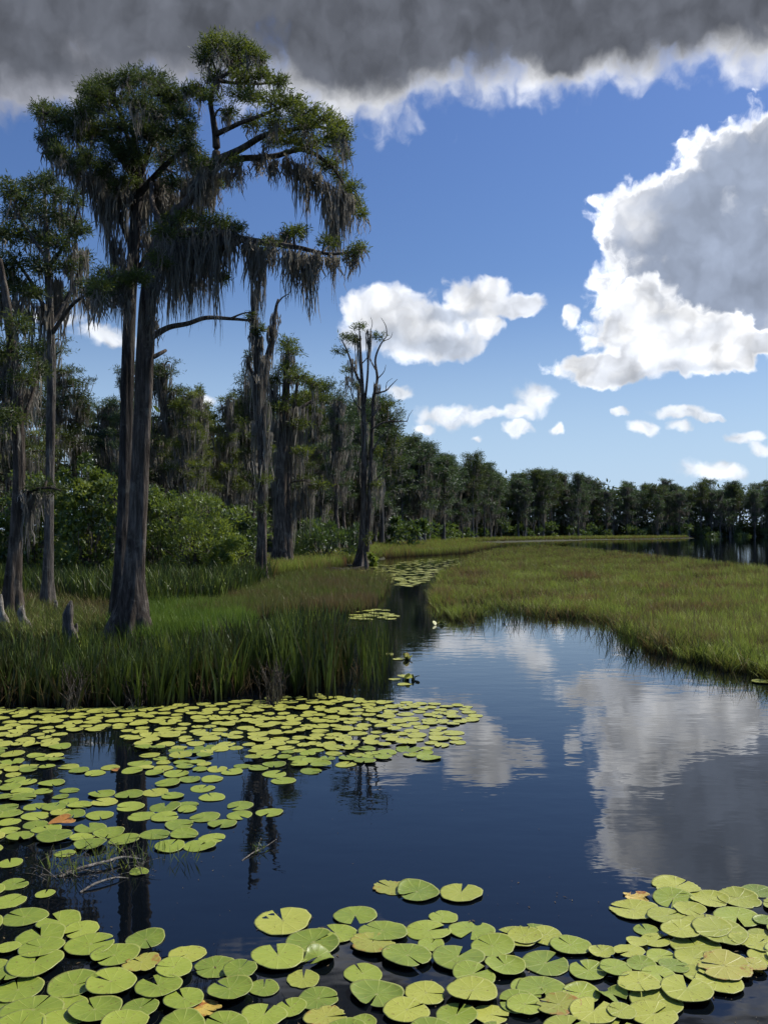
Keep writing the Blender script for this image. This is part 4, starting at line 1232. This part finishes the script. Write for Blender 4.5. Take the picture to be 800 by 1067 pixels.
UNIQ = {
    (281, 847): 'lone round green lily pad floating apart at the tip of the middle raft',
    (145, 909): 'small green lily pad resting on the floating dead branch',
    (214, 1055): 'golden dying lily pad with torn edge among green pads',
    (663, 935): 'small golden lily pad half under a larger yellow-green one at the head of the raft',
    (65, 859): 'rusty brown shrivelled lily pad among green pads in the middle raft',
    (35, 776): 'orange-brown lily pad by dark water in front of the reeds',
    (120, 803): 'tiny brown floating leaf on dark water between the pads',
    (407, 925): 'yellow-edged lily pad, first of the three strung out on open water',
    (435, 930): 'green lily pad in the middle of the three strung out on open water',
    (480, 932): 'pale lily pad, last of the three strung out on open water',
    (295, 960): 'big pale lily pad alone against dark water beyond the near raft',
    (370, 954): 'green lily pad with its slit turned aside, at the outer edge of the near raft',
    (388, 985): 'yellowing lily pad tucked under a larger green pad',
    (332, 1000): 'small folded lily pad with two lobes in the near raft',
    (637, 1038): 'fan-folded small lily pad standing up among flat pads',
    (339, 1061): 'ragged yellow-spotted lily pad at the picture foot',
    (754, 1012): 'large ragged yellowing lily pad with browned rim',
    (785, 1010): 'small brown-spotted lily pad against the large ragged one',
    (582, 1051): 'tattered yellowish lily pad beside a fan-folded one',
    (148, 1008): 'yellow-brown speckled lily pad next to a bigger green pad in the near raft',
    (152, 979): 'lily pad with a bite out of its side, floating clear of the near raft',
    (446, 790): 'pale lily pad drifting off the far tip of the crowded raft',
    (295, 814): 'round green lily pad below another one, off the crowded raft',
}
LAB = {('near', 'green'): ('broad green lily pad among the crowded near raft', 'broad green pads of the near raft'),
       ('near', 'pale'): ('broad yellow-green lily pad overlapping others in the near raft', 'broad yellow-green pads of the near raft'),
       ('near', 'spot'): ('broad yellowing lily pad in the near raft', 'yellowing pads of the near raft'),
       ('mid', 'green'): ('green lily pad in the loose middle raft on dark water', 'green pads of the middle raft'),
       ('mid', 'spot'): ('yellow-blotched lily pad in the loose middle raft', 'yellow-blotched pads of the middle raft'),
       ('mid', 'brown'): ('browned lily pad in the loose middle raft', 'browned pads'),
       ('raft', 'green'): ('small green lily pad in the crowded raft before the reeds', 'green pads before the reeds'),
       ('raft', 'pale'): ('small yellow-green lily pad in the crowded raft before the reeds', 'yellow-green pads before the reeds'),
       ('raft', 'spot'): ('small yellow-blotched lily pad in the crowded raft before the reeds', 'yellow-blotched pads before the reeds')}
rest = MB()
rest_uv = []
zlev = {}
placed = []
for n_, i in enumerate(sorted(range(len(pads)), key=lambda i: -pads[i][1])):
    x, y, rad, kind, zone, a, b = pads[i]
    # nearer pads lie on top of farther neighbours
    z = 0.004
    touching = 0
    for (qx, qy, qr, qz) in placed:
        if (qx - x) ** 2 + (qy - y) ** 2 < (qr + rad) ** 2:
            z = max(z, qz + 0.0045); touching += 1
    if z > 0.032:
        z = 0.006 + 0.026 * rng.random()
    placed.append((x, y, rad, z))
    mesh = PADS[kind][int(rng.integers(len(PADS[kind])))]
    rz = rng.random() * 2 * PI
    if zone == 'near' and kind in ('green', 'pale') and rng.random() < 0.55:
        rz = PI * 0.5 + rng.normal() * 1.4
    tilt = rng.normal(size=2) * (0.012 if touching == 0 else 0.03)
    sx = rad * (0.95 + 0.1 * rng.random()); sy = rad * (0.95 + 0.1 * rng.random())
    if i in solo:
        o = bpy.data.objects.new('lily_pad', mesh)
        COL.objects.link(o)
        o.location = (x, y, z)
        o.rotation_euler = (tilt[0], tilt[1], rz)
        o.scale = (sx, sy, rad)
        key = (int(a), int(b))
        if key in UNIQ:
            tag(o, UNIQ[key], 'lily pad')
        else:
            lb = LAB.get((zone, kind), LAB.get((zone, 'green')))
            tag(o, lb[0], 'lily pad', lb[1])
    else:
        nv = len(mesh.vertices)
        co = np.zeros(nv * 3, np.float32); mesh.vertices.foreach_get('co', co)
        co = co.reshape(-1, 3) * np.array([sx, sy, rad])
        cs, sn = math.cos(rz), math.sin(rz)
        w_ = np.c_[co[:, 0] * cs - co[:, 1] * sn + x, co[:, 0] * sn + co[:, 1] * cs + y, co[:, 2] + z + co[:, 1] * tilt[0]]
        qd = np.array([tuple(p.vertices) for p in mesh.polygons])
        tn = np.zeros(nv, np.float32); mesh.attributes['tone'].data.foreach_get('value', tn)
        rest.add(w_, qd, None, tn)
# pads far up the channel
CH = [(330, 604), (372, 596), (400, 588), (440, 583), (476, 582), (480, 588), (455, 597), (445, 606), (425, 612), (395, 607)], [(355, 640), (400, 635), (412, 638), (408, 646), (370, 646)], [(330, 634), (345, 633), (350, 637), (335, 638)], [(300, 640), (312, 633), (312, 640)], [(152, 636), (185, 628), (188, 637), (160, 642)], \
     [(470, 574), (540, 572), (530, 577), (480, 577)], [(700, 668), (795, 664), (795, 670), (720, 673)]
src = PADS['pale'][0]
nv = len(src.vertices)
co0 = np.zeros(nv * 3, np.float32); src.vertices.foreach_get('co', co0); co0 = co0.reshape(-1, 3)
qd0 = np.array([tuple(p.vertices) for p in src.polygons])
tn0 = np.zeros(nv, np.float32); src.attributes['tone'].data.foreach_get('value', tn0)
for poly, cnt in zip(CH, (420, 30, 8, 8, 30, 30, 20)):
    pa = np.array(poly); done = 0
    while done < cnt:
        a = rng.uniform(pa[:, 0].min(), pa[:, 0].max()); b = rng.uniform(pa[:, 1].min(), pa[:, 1].max())
        if not in_poly(np.array([a]), np.array([b]), poly)[0]:
            continue
        g = G(a, b); rz = rng.random() * 6.28; rad = 0.12 + 0.06 * rng.random()
        cs, sn = math.cos(rz), math.sin(rz)
        c_ = co0 * rad
        rest.add(np.c_[c_[:, 0] * cs - c_[:, 1] * sn + g[0], c_[:, 0] * sn + c_[:, 1] * cs + g[1], c_[:, 2] + 0.012 + 0.02 * rng.random()], qd0, None, tn0)
        done += 1
tag(rest.build('far_lily_pads', M['pad_pale'], smooth=True), 'small lily pads scattered up the channel and beneath the reeds', 'lily pads', kind='stuff')

# the pad low in the marsh corner
o = bpy.data.objects.new('lily_pad', PADS['pale'][1]); COL.objects.link(o)
g = G(794, 711); o.location = (g[0], g[1], 0.015); o.scale = (0.16, 0.16, 0.16)
tag(o, 'pale lily pad alone on the water below the marsh grass', 'lily pad')

# upturned pads standing out of the water
def upturned(px, py, sc, label, n, seed):
    r = np.random.default_rng(seed)
    g = G(px, py)
    root = empty('upturned_lily_pads', (g[0], g[1], 0), label, 'lily pads')
    for k in range(n):
        o = bpy.data.objects.new('leaf', PADS['pale' if k % 2 else 'spot'][k % 3])
        COL.objects.link(o); o.parent = root
        o.location = ((r.random() - .5) * sc * 3, (r.random() - .5) * sc * 2, sc * (0.25 + 0.45 * r.random()))
        o.rotation_euler = (r.normal() * 0.7 + 0.5, r.normal() * 0.6, r.random() * 6)
        o.scale = (sc * 0.7,) * 3
        st = MB()
        e = np.array(o.location)
        tube(st, [(e[0] * 0.6, e[1] * 0.6, -0.1), (e[0] * .8, e[1] * .8, e[2] * .5), e], [0.008, 0.007, 0.006], 5)
        st.build('stalk', M['wet'], root)
    return root


upturned(456, 651, 0.085, 'pale lily leaves curled up out of the water at the marsh tip', 4, 1)
upturned(428, 687, 0.09, 'small cluster of raised lily leaves off the reed bed, farther of two', 6, 2)
upturned(426, 708, 0.09, 'small cluster of raised lily leaves off the reed bed, closer of two', 6, 3)
upturned(396, 605, 0.14, 'pale lily leaves raised above the far channel pads', 4, 4)

# leaf crumbs, bladderwort bits and pollen on the water between the pads
fb_ = MB()
for _ in range(900):
    a = rng.uniform(-20, 820); b = rng.uniform(720, 1070)
    dens_ok = (b > 940 + 30 * math.sin(a * 0.02)) or (a < 330 - (b - 720) * 0.3 and b < 915) or rng.random() < 0.10
    if not dens_ok:
        continue
    g = G(a, b); g[2] = 0.004
    r_ = 0.0025 + 0.008 * rng.random() ** 3
    an = rng.random() * 6.28
    c_, s_ = math.cos(an) * r_ * 1.6, math.sin(an) * r_ * 1.6
    fb_.add([g + (c_, s_, 0), g + (-s_ * .3, c_ * .3, 0.001), g + (-c_, -s_, 0), g + (s_ * .3, -c_ * .3, 0.0005)], [(0, 1, 2, 3)], None, rng.random(), foot=1.0)
tag(fb_.build('floating_debris', M['straw']), 'tiny leaf crumbs floating on the water between the pads', 'floating debris', kind='stuff')

# ------------------------------------------------------------------ stumps, knees, logs, twigs
def knee(px, py, Y, hpx, wpx, label, seed, mat, split=False):
    s = Y / F
    b = P(px, py, Y); b[2] = -0.1
    r = np.random.default_rng(seed)
    mb = MB()
    hh = hpx * s + 0.1; w = wpx * s
    for k in range(2 if split else 1):
        off = np.array([(k - 0.5) * w * 0.9, 0.05 * k, 0]) if split else np.zeros(3)
        n = 12
        t = np.linspace(0, 1, n)
        pts = np.c_[0.12 * w * np.sin(t * 5 + seed), 0.1 * w * np.cos(t * 4), t * hh * (1 - 0.25 * k)] + b + off
        rad = w * 0.5 * ((1 - t) ** 0.4 * 0.70 + 0.12 + 0.06 * np.sin(t * 17 + seed) + 0.45 * np.exp(-t * 9)) * (0.6 if split else 1)
        tube(mb, *smooth_path(pts, rad, 3), 16, flute=lambda i, th: 1 + 0.16 * np.cos(4 * th + 1 + i[:, None] * .05) + 0.08 * np.cos(9 * th)[None, :])
    o = mb.build('cypress_stump', mat, None, b, True)
    return tag(o, label, 'stump')


knee(14, 654, 18.3, 40, 24, 'pale sun-bleached split stump near the leaning cypress', 1, M['dead'], True)
knee(73, 670, 16.9, 42, 18, 'weathered pointed cypress knee between the pale stump and the big cypress', 2, M['bark_grey'])
knee(79, 668, 17.0, 18, 9, 'short cypress knee against the weathered pointed one', 3, M['bark_grey'])
knee(58, 640, 22.5, 14, 8, 'small grey cypress knee by the slim trunk', 4, M['dead'])

lg = MB()
p0 = G(318, 596); p1 = G(378, 591.5)
tt = np.linspace(0, 1, 12)[:, None]
tube(lg, p0 * (1 - tt) + p1 * tt + np.c_[0 * tt, 0.15 * np.sin(tt * 4), 0.0 + 0.05 * np.sin(tt * 7)], 0.12 + 0.04 * np.sin(tt[:, 0] * 5), 10)
tag(lg.build('fallen_log', M['wet'], smooth=True), 'long dark log lying in the shallows at the half-dead cypress', 'log')
lg = MB()
p0 = G(440, 576.5); p1 = G(486, 574.5)
tube(lg, p0 * (1 - tt) + p1 * tt + np.c_[0 * tt, 0 * tt, 0.15 + 0.05 * np.sin(tt * 9)], 0.26 + 0.06 * np.sin(tt[:, 0] * 5), 8)
tag(lg.build('fallen_log', M['wet'], smooth=True), 'dark sunken log among the channel pads beyond the half-dead cypress', 'log')

# floating dead branch with sprigs
b0 = G(110, 893)
root = empty('fallen_branch', (b0[0], b0[1], 0), 'dead branch with wiry twigs afloat below the middle raft', 'branch')
br = MB()
def gpath(pix, z=0.0):
    a = np.array(pix, float); g = G(a[:, 0], a[:, 1]); g[:, 2] += z if np.isscalar(z) else np.asarray(z)
    return g
tube(br, *smooth_path(gpath([(62, 914), (85, 908), (110, 903), (128, 898), (150, 897)], [0, .02, .03, .03, .01]), [0.010, 0.012, 0.011, 0.008, 0.004], 4), 6)
tube(br, *smooth_path(gpath([(84, 930), (100, 924), (120, 918), (134, 915)], [0.0, .02, .02, 0]), [0.007, 0.008, 0.006, 0.003], 4), 6)
br.build('stem', M['dead'], root, b0, True)
tw = MB()
for k in range(85):
    a = rng.uniform(38, 152); b = rng.uniform(884, 916) + (a < 100) * 6
    g = G(a, b); g[2] = rng.uniform(-0.01, 0.03)
    d = np.array([rng.normal() * 0.09, rng.normal() * 0.05, abs(rng.normal()) * 0.05])
    tube(tw, *smooth_path([g, g + d * 0.5 + np.array([0, 0, 0.012]), g + d], [0.003, 0.0022, 0.001], 3), 4, cap=False)
tw.build('twigs', M['bark_grey'], root, b0)['kind'] = 'stuff'
for (cx_, cy_, n_) in ((72, 912, 26), (104, 900, 34), (118, 892, 16), (190, 898, 14), (160, 890, 16), (58, 905, 20), (135, 905, 12)):
    g0 = G(cx_, cy_)
    sg = MB()
    for k in range(n_):
        st = g0 + np.array([rng.normal() * 0.05, rng.normal() * 0.04, 0])
        L = 0.06 + 0.10 * rng.random()
        d = np.array([rng.normal() * 0.45, rng.normal() * 0.45, 1.0]) * L
        leaves(sg, st[None], d[None], L, 0.007, 0.5 + 0.4 * rng.random())
    sg.build('sprig', M['shrub'], root, b0)['kind'] = 'stuff'

b0 = G(268, 888)
root = empty('floating_twig', (b0[0], b0[1], 0), 'small forked twig afloat on open dark water', 'twig')
tw = MB()
tube(tw, *smooth_path(gpath([(252, 897), (264, 890), (277, 885), (288, 879)], [0, .01, .02, .03]), [0.004, 0.005, 0.004, 0.002], 4), 5)
tube(tw, *smooth_path(gpath([(268, 889), (270, 882), (272, 879)], [0.01, .02, .04]), [0.003, 0.002, 0.001], 3), 5)
tw.build('stem', M['dead'], root, b0, True)
sg = MB()
for k in range(16):
    g = G(rng.uniform(262, 276), rng.uniform(883, 891)); g[2] = 0.01
    leaves(sg, g[None], np.array([[rng.normal() * .4, rng.normal() * .3, 0.5]]), 0.05, 0.008, 0.6)
sg.build('leaf_shoots', M['shrub'], root, b0)

# brown dead clumps at the front of the reeds
for (px, py, hpx, wpx, lab) in ((78, 737, 50, 18, 'dark brown clump of dead stalks at the reed front below the pointed knee'), (143, 734, 40, 24, 'tangle of dead twigs at the reed front below the big cypress'),
                                (286, 731, 50, 18, 'reddish brown dead plant at the reed front, above the crowded pads')):
    g = G(px, py)
    s = g[1] / F
    mb = MB()
    for k in range(60):
        st = g + np.array([rng.normal() * wpx * s * 0.3, rng.normal() * 0.12, -0.03])
        d = np.array([rng.normal() * 0.22, rng.normal() * 0.2, 1]) * hpx * s * (0.4 + 0.7 * rng.random())
        tube(mb, *smooth_path([st, st + d * .5 + rng.normal(size=3) * 0.03, st + d + np.array([rng.normal() * .06, 0, -0.04])], [0.006, 0.005, 0.002], 3), 4, cap=False)
    tag(mb.build('dead_plant', M['bark'], None, g), lab, 'dead plant')

# ------------------------------------------------------------------ sky and sun
SUN_EL = math.radians(50)
SUN_AZ = math.radians(62)        # right of straight ahead (+Y towards +X)
sun_d = bpy.data.lights.new('sun', 'SUN')
sun_d.energy = 4.6
sun_d.angle = math.radians(0.5)
sun_d.color = (1.0, 0.95, 0.86)
sun = bpy.data.objects.new('sun', sun_d)
COL.objects.link(sun)
sun.rotation_euler = (PI / 2 - SUN_EL, 0, PI - SUN_AZ)
sun.location = (30, 30, 40)

world = bpy.data.worlds.new('World')
scene.world = world
world.use_nodes = True
nt = world.node_tree
nt.nodes.clear()
nd, ln = nt.nodes, nt.links


def ang(px, py):
    r = ray(px, py)
    return math.atan2(r[0], r[1]), math.asin(r[2] / np.linalg.norm(r))


def math_node(op, a, b=None, c=None, clamp=False):
    n = nd.new('ShaderNodeMath'); n.operation = op; n.use_clamp = clamp
    for k, x in enumerate((a, b, c)):
        if x is None: continue
        if isinstance(x, (int, float)): n.inputs[k].default_value = x
        else: ln.new(x, n.inputs[k])
    return n.outputs[0]


def mapr(x, a, b, c=0.0, d=1.0, smooth=True):
    n = nd.new('ShaderNodeMapRange'); n.interpolation_type = 'SMOOTHSTEP' if smooth else 'LINEAR'
    ln.new(x, n.inputs[0])
    for k, v in enumerate((a, b, c, d)): n.inputs[k + 1].default_value = v
    return n.outputs[0]


def mixc(f, a, b, blend='MIX'):
    n = nd.new('ShaderNodeMix'); n.data_type = 'RGBA'; n.blend_type = blend
    for key, x in (('Factor', f), ('A', a), ('B', b)):
        sck = n.inputs[key] if key == 'Factor' else [i for i in n.inputs if i.name == key and i.type == 'RGBA'][0]
        if isinstance(x, tuple): sck.default_value = (*x, 1)
        elif isinstance(x, (int, float)): sck.default_value = x
        else: ln.new(x, sck)
    return [o for o in n.outputs if o.type == 'RGBA'][0]


tc = nd.new('ShaderNodeTexCoord')
sep = nd.new('ShaderNodeSeparateXYZ')
ln.new(tc.outputs['Generated'], sep.inputs[0])
az = math_node('ARCTAN2', sep.outputs['X'], sep.outputs['Y'])
el = math_node('ARCSINE', sep.outputs['Z'])
comb = nd.new('ShaderNodeCombineXYZ')
ln.new(az, comb.inputs[0]); ln.new(el, comb.inputs[1])
p_raw = comb.outputs[0]


def noise(vec, scale, detail=5.0, rough=0.55, color=False, zoff=0.0):
    n = nd.new('ShaderNodeTexNoise'); n.noise_dimensions = '2D'
    n.inputs['Scale'].default_value = scale; n.inputs['Detail'].default_value = detail; n.inputs['Roughness'].default_value = rough
    ln.new(vec, n.inputs['Vector'])
    return n.outputs['Color' if color else 'Fac']


def vmath(op, a, b=None, scale=None):
    n = nd.new('ShaderNodeVectorMath'); n.operation = op
    for k, x in enumerate((a, b)):
        if x is None: continue
        if isinstance(x, tuple): n.inputs[k].default_value = x
        else: ln.new(x, n.inputs[k])
    if scale is not None: n.inputs['Scale'].default_value = scale
    return n.outputs['Value' if op == 'LENGTH' else 0]


# domain warp
wv = vmath('SUBTRACT', noise(p_raw, 9.0, 3.0, 0.5, True), (0.5, 0.5, 0.5))
p1 = vmath('ADD', p_raw, vmath('SCALE', wv, None, 0.026))
wv2 = vmath('SUBTRACT', noise(p_raw, 34.0, 3.0, 0.55, True), (0.5, 0.5, 0.5))
p_w = vmath('ADD', p1, vmath('SCALE', wv2, None, 0.020))


def ell(vec, items, k=0.12):
    out = None
    for (px, py, rx, ry) in items:
        a, e = ang(px, py)
        sx, sy = F / rx, F / ry
        mp = nd.new('ShaderNodeVectorMath'); mp.operation = 'MULTIPLY_ADD'
        mp.inputs[1].default_value = (sx, sy, 0)
        mp.inputs[2].default_value = (-a * sx, -e * sy, 0)
        ln.new(vec, mp.inputs[0])
        l = vmath('LENGTH', mp.outputs[0])
        if out is None: out = l
        else: out = math_node('SMOOTH_MIN', out, l, k)
    return math_node('SUBTRACT', 1.0, out)


TOP = [(-60, 30, 190, 70), (40, 60, 110, 36), (160, 10, 170, 70), (370, 34, 120, 88), (500, 0, 150, 74), (590, 44, 60, 48), (645, 10, 90, 62), (760, -24, 150, 72), (400, -170, 900, 205), (0, -300, 1500, 260), (900, -40, 200, 90)]
BIG = [(815, 172, 104, 68), (684, 242, 72, 56), (755, 272, 140, 74), (750, 308, 110, 36), (860, 285, 150, 80), (722, 222, 56, 50)]
LOW = [(660, 344, 60, 46), (642, 382, 68, 24), (692, 364, 72, 36), (748, 370, 52, 19), (722, 342, 56, 28), (672, 310, 36, 28), (800, 352, 40, 14)]
MIDC = [(396, 324, 44, 34), (434, 342, 62, 42), (490, 316, 46, 32), (540, 318, 40, 14), (466, 356, 48, 22), (374, 346, 32, 24), (505, 338, 28, 18)]
SMALL = [(466, 432, 50, 15), (500, 434, 30, 10), (557, 418, 30, 23), (540, 432, 26, 13), (536, 450, 22, 9), (577, 453, 15, 8), (440, 446, 17, 8), (414, 410, 18, 11), (593, 330, 8, 13), (653, 432, 12, 7), (672, 452, 20, 9), (712, 433, 30, 10), (735, 437, 16, 6), (708, 448, 15, 9),
         (775, 456, 25, 9), (790, 467, 15, 8), (740, 491, 36, 14), (110, 352, 34, 16), (430, 478, 13, 6), (498, 456, 10, 5), (60, 330, 28, 13), (210, 420, 22, 12), (320, 468, 20, 8), (90, 465, 34, 20),
         (880, 430, 40, 16), (960, 380, 90, 40), (1100, 300, 200, 90), (-140, 360, 110, 46), (-320, 260, 200, 90)]

def billow(vec, scale):
    v = nd.new('ShaderNodeTexVoronoi'); v.feature = 'SMOOTH_F1'; v.voronoi_dimensions = '2D'
    for k_, x_ in (('Scale', scale), ('Detail', 2.0), ('Roughness', 0.55), ('Smoothness', 0.3)):
        v.inputs[k_].default_value = x_
    ln.new(vec, v.inputs['Vector'])
    return v.outputs['Distance']


V1 = billow(p_w, 19.0)
B1 = noise(p_w, 15.0, 4.0, 0.5)
B2 = noise(vmath('ADD', p_w, (0.010, 0.013, 0.0)), 15.0, 4.0, 0.5)
fb = noise(p_w, 26.0, 6.0, 0.58)
fb_big = noise(p_w, 5.0, 6.0, 0.55)
edge = math_node('ADD', math_node('MULTIPLY_ADD', V1, -0.42, 0.22), math_node('MULTIPLY_ADD', fb, 0.8, -0.38))


def dens(items, k, amp, soft):
    d0 = ell(p_w, items, k)
    d = math_node('ADD', d0, math_node('MULTIPLY', edge, amp))
    return d0, d, mapr(d, 0.0, soft)


t0, t1, tA = dens(TOP, 0.25, 0.42, 0.34)
b0_, b1, bA = dens(BIG, 0.18, 0.70, 0.20)
l0, l1, lA = dens(LOW, 0.18, 0.75, 0.22)
m0, m1, mA = dens(MIDC, 0.18, 0.85, 0.35)
s0_, s1, sA = dens(SMALL, 0.15, 1.1, 0.5)

# sky itself
sky = nd.new('ShaderNodeTexSky')
sky.sky_type = 'NISHITA'
sky.sun_disc = False
sky.sun_elevation = SUN_EL
sky.sun_rotation = SUN_AZ
sky.altitude = 0
sky.air_density = 1.0
sky.dust_density = 0.4
sky.ozone_density = 2.0
STR = 0.085


def sc_(c):
    return tuple(x / STR for x in c)


hs = nd.new('ShaderNodeHueSaturation')
hs.inputs['Saturation'].default_value = 1.12
ln.new(sky.outputs[0], hs.inputs['Color'])
tint = mixc(mapr(el, 0.0, 0.5, smooth=False), (0.95, 1.02, 1.12), (0.98, 1.04, 1.34))
skyc = mixc(1.0, hs.outputs[0], tint, 'MULTIPLY')
# hazy pale blue low down
skyc = mixc(mapr(el, 0.30, 0.0, 0.0, 0.85), skyc, sc_((0.50, 0.68, 0.92)))


relief = math_node('ADD', math_node('SUBTRACT', B1, B2), math_node('MULTIPLY_ADD', V1, -0.30, 0.11))


def shade(white, grey, fac, rel):
    c = mixc(fac, sc_(white) if isinstance(white, tuple) else white, sc_(grey))
    f = math_node('MULTIPLY_ADD', relief, rel, 1.0)
    f = math_node('SMOOTH_MAX', math_node('SMOOTH_MIN', f, 1.25, 0.3), 0.5, 0.3)
    v = nd.new('ShaderNodeVectorMath'); v.operation = 'SCALE'
    ln.new(c, v.inputs[0]); ln.new(f, v.inputs['Scale'])
    return v.outputs[0]


# thin rims glow white, thick middles go grey (lit from behind)
def lit(inner, rim, d, soft, lo=0.25):
    """sunlit white: glowing thin rim, softly modelled inside"""
    inside = mixc(mapr(math_node('ADD', B1, math_node('MULTIPLY', V1, 0.35)), 0.55, 0.88, 0.0, 0.55), sc_(inner), sc_(tuple(x * y for x, y in zip(inner, (0.62, 0.66, 0.74)))))
    return mixc(mapr(d, 0.02, soft, 1.0, 0.0), inside, sc_(rim))


bs_ = ell(p_w, [(825, 235, 150, 120), (735, 280, 130, 48), (820, 310, 130, 48)], 0.3)
bfac = math_node('MULTIPLY', mapr(math_node('ADD', bs_, math_node('MULTIPLY_ADD', B1, 0.7, -0.35)), -0.20, 0.35), mapr(b1, 0.06, 0.42))
big_c = shade(lit((1.05, 1.07, 1.12), (2.1, 2.12, 2.15), b1, 0.30), (0.37, 0.435, 0.57), bfac, 0.7)
lowfac = mapr(math_node('ADD', ell(p_w, [(680, 398, 90, 16), (740, 384, 60, 10), (690, 330, 30, 12)], 0.4), math_node('MULTIPLY_ADD', B1, 1.2, -0.6)), -0.1, 0.9, 0.0, 0.7)
low_c = shade(lit((1.2, 1.22, 1.26), (1.7, 1.72, 1.76), l1, 0.35), (0.60, 0.66, 0.77), lowfac, 1.3)
tgrad = mapr(el, ang(400, 110)[1], ang(400, 0)[1], 0.0, 1.0, smooth=False)
tfac = mapr(math_node('ADD', math_node('MULTIPLY_ADD', tgrad, 0.75, t1), math_node('ADD', math_node('MULTIPLY_ADD', fb_big, 0.45, -0.22), math_node('MULTIPLY_ADD', B1, 0.5, -0.25))), 0.03, 0.72)
topw = mixc(mapr(az, ang(150, 90)[0], ang(340, 90)[0]), sc_((0.50, 0.52, 0.60)), sc_((1.25, 1.27, 1.32)))
top_c = shade(topw, (0.145, 0.158, 0.192), tfac, 1.0)
ms_ = ell(p_w, [(450, 358, 80, 18), (400, 352, 50, 14), (470, 330, 50, 10)], 0.4)
mfac = mapr(math_node('ADD', ms_, math_node('MULTIPLY_ADD', B1, 1.4, -0.7)), -0.2, 0.7)
mid_c = shade(lit((1.2, 1.22, 1.26), (1.5, 1.52, 1.56), m1, 0.40), (0.58, 0.64, 0.75), mfac, 1.2)
sm_c = shade((1.12, 1.15, 1.2), (0.70, 0.76, 0.86), mapr(fb, 0.45, 0.75), 1.0)

c = skyc
c = mixc(math_node('MULTIPLY', sA, 0.85), c, sm_c)
c = mixc(math_node('MULTIPLY', mA, 0.97), c, mid_c)
c = mixc(bA, c, big_c)
c = mixc(lA, c, low_c)
c = mixc(tA, c, top_c)
bg = nd.new('ShaderNodeBackground')
bg.inputs['Strength'].default_value = STR
ln.new(c, bg.inputs[0])
wo = nd.new('ShaderNodeOutputWorld')
ln.new(bg.outputs[0], wo.inputs[0])
world.cycles.sampling_method = 'NONE'

scene.view_settings.view_transform = 'Standard'
scene.view_settings.look = 'None'
scene.view_settings.exposure = 0
scene.view_settings.gamma = 1
scene.cycles.use_adaptive_sampling = True
scene.cycles.adaptive_threshold = 0.03
scene.cycles.max_bounces = 4
scene.cycles.diffuse_bounces = 1
scene.cycles.glossy_bounces = 3
scene.cycles.transmission_bounces = 3
scene.cycles.caustics_reflective = False
scene.cycles.caustics_refractive = False
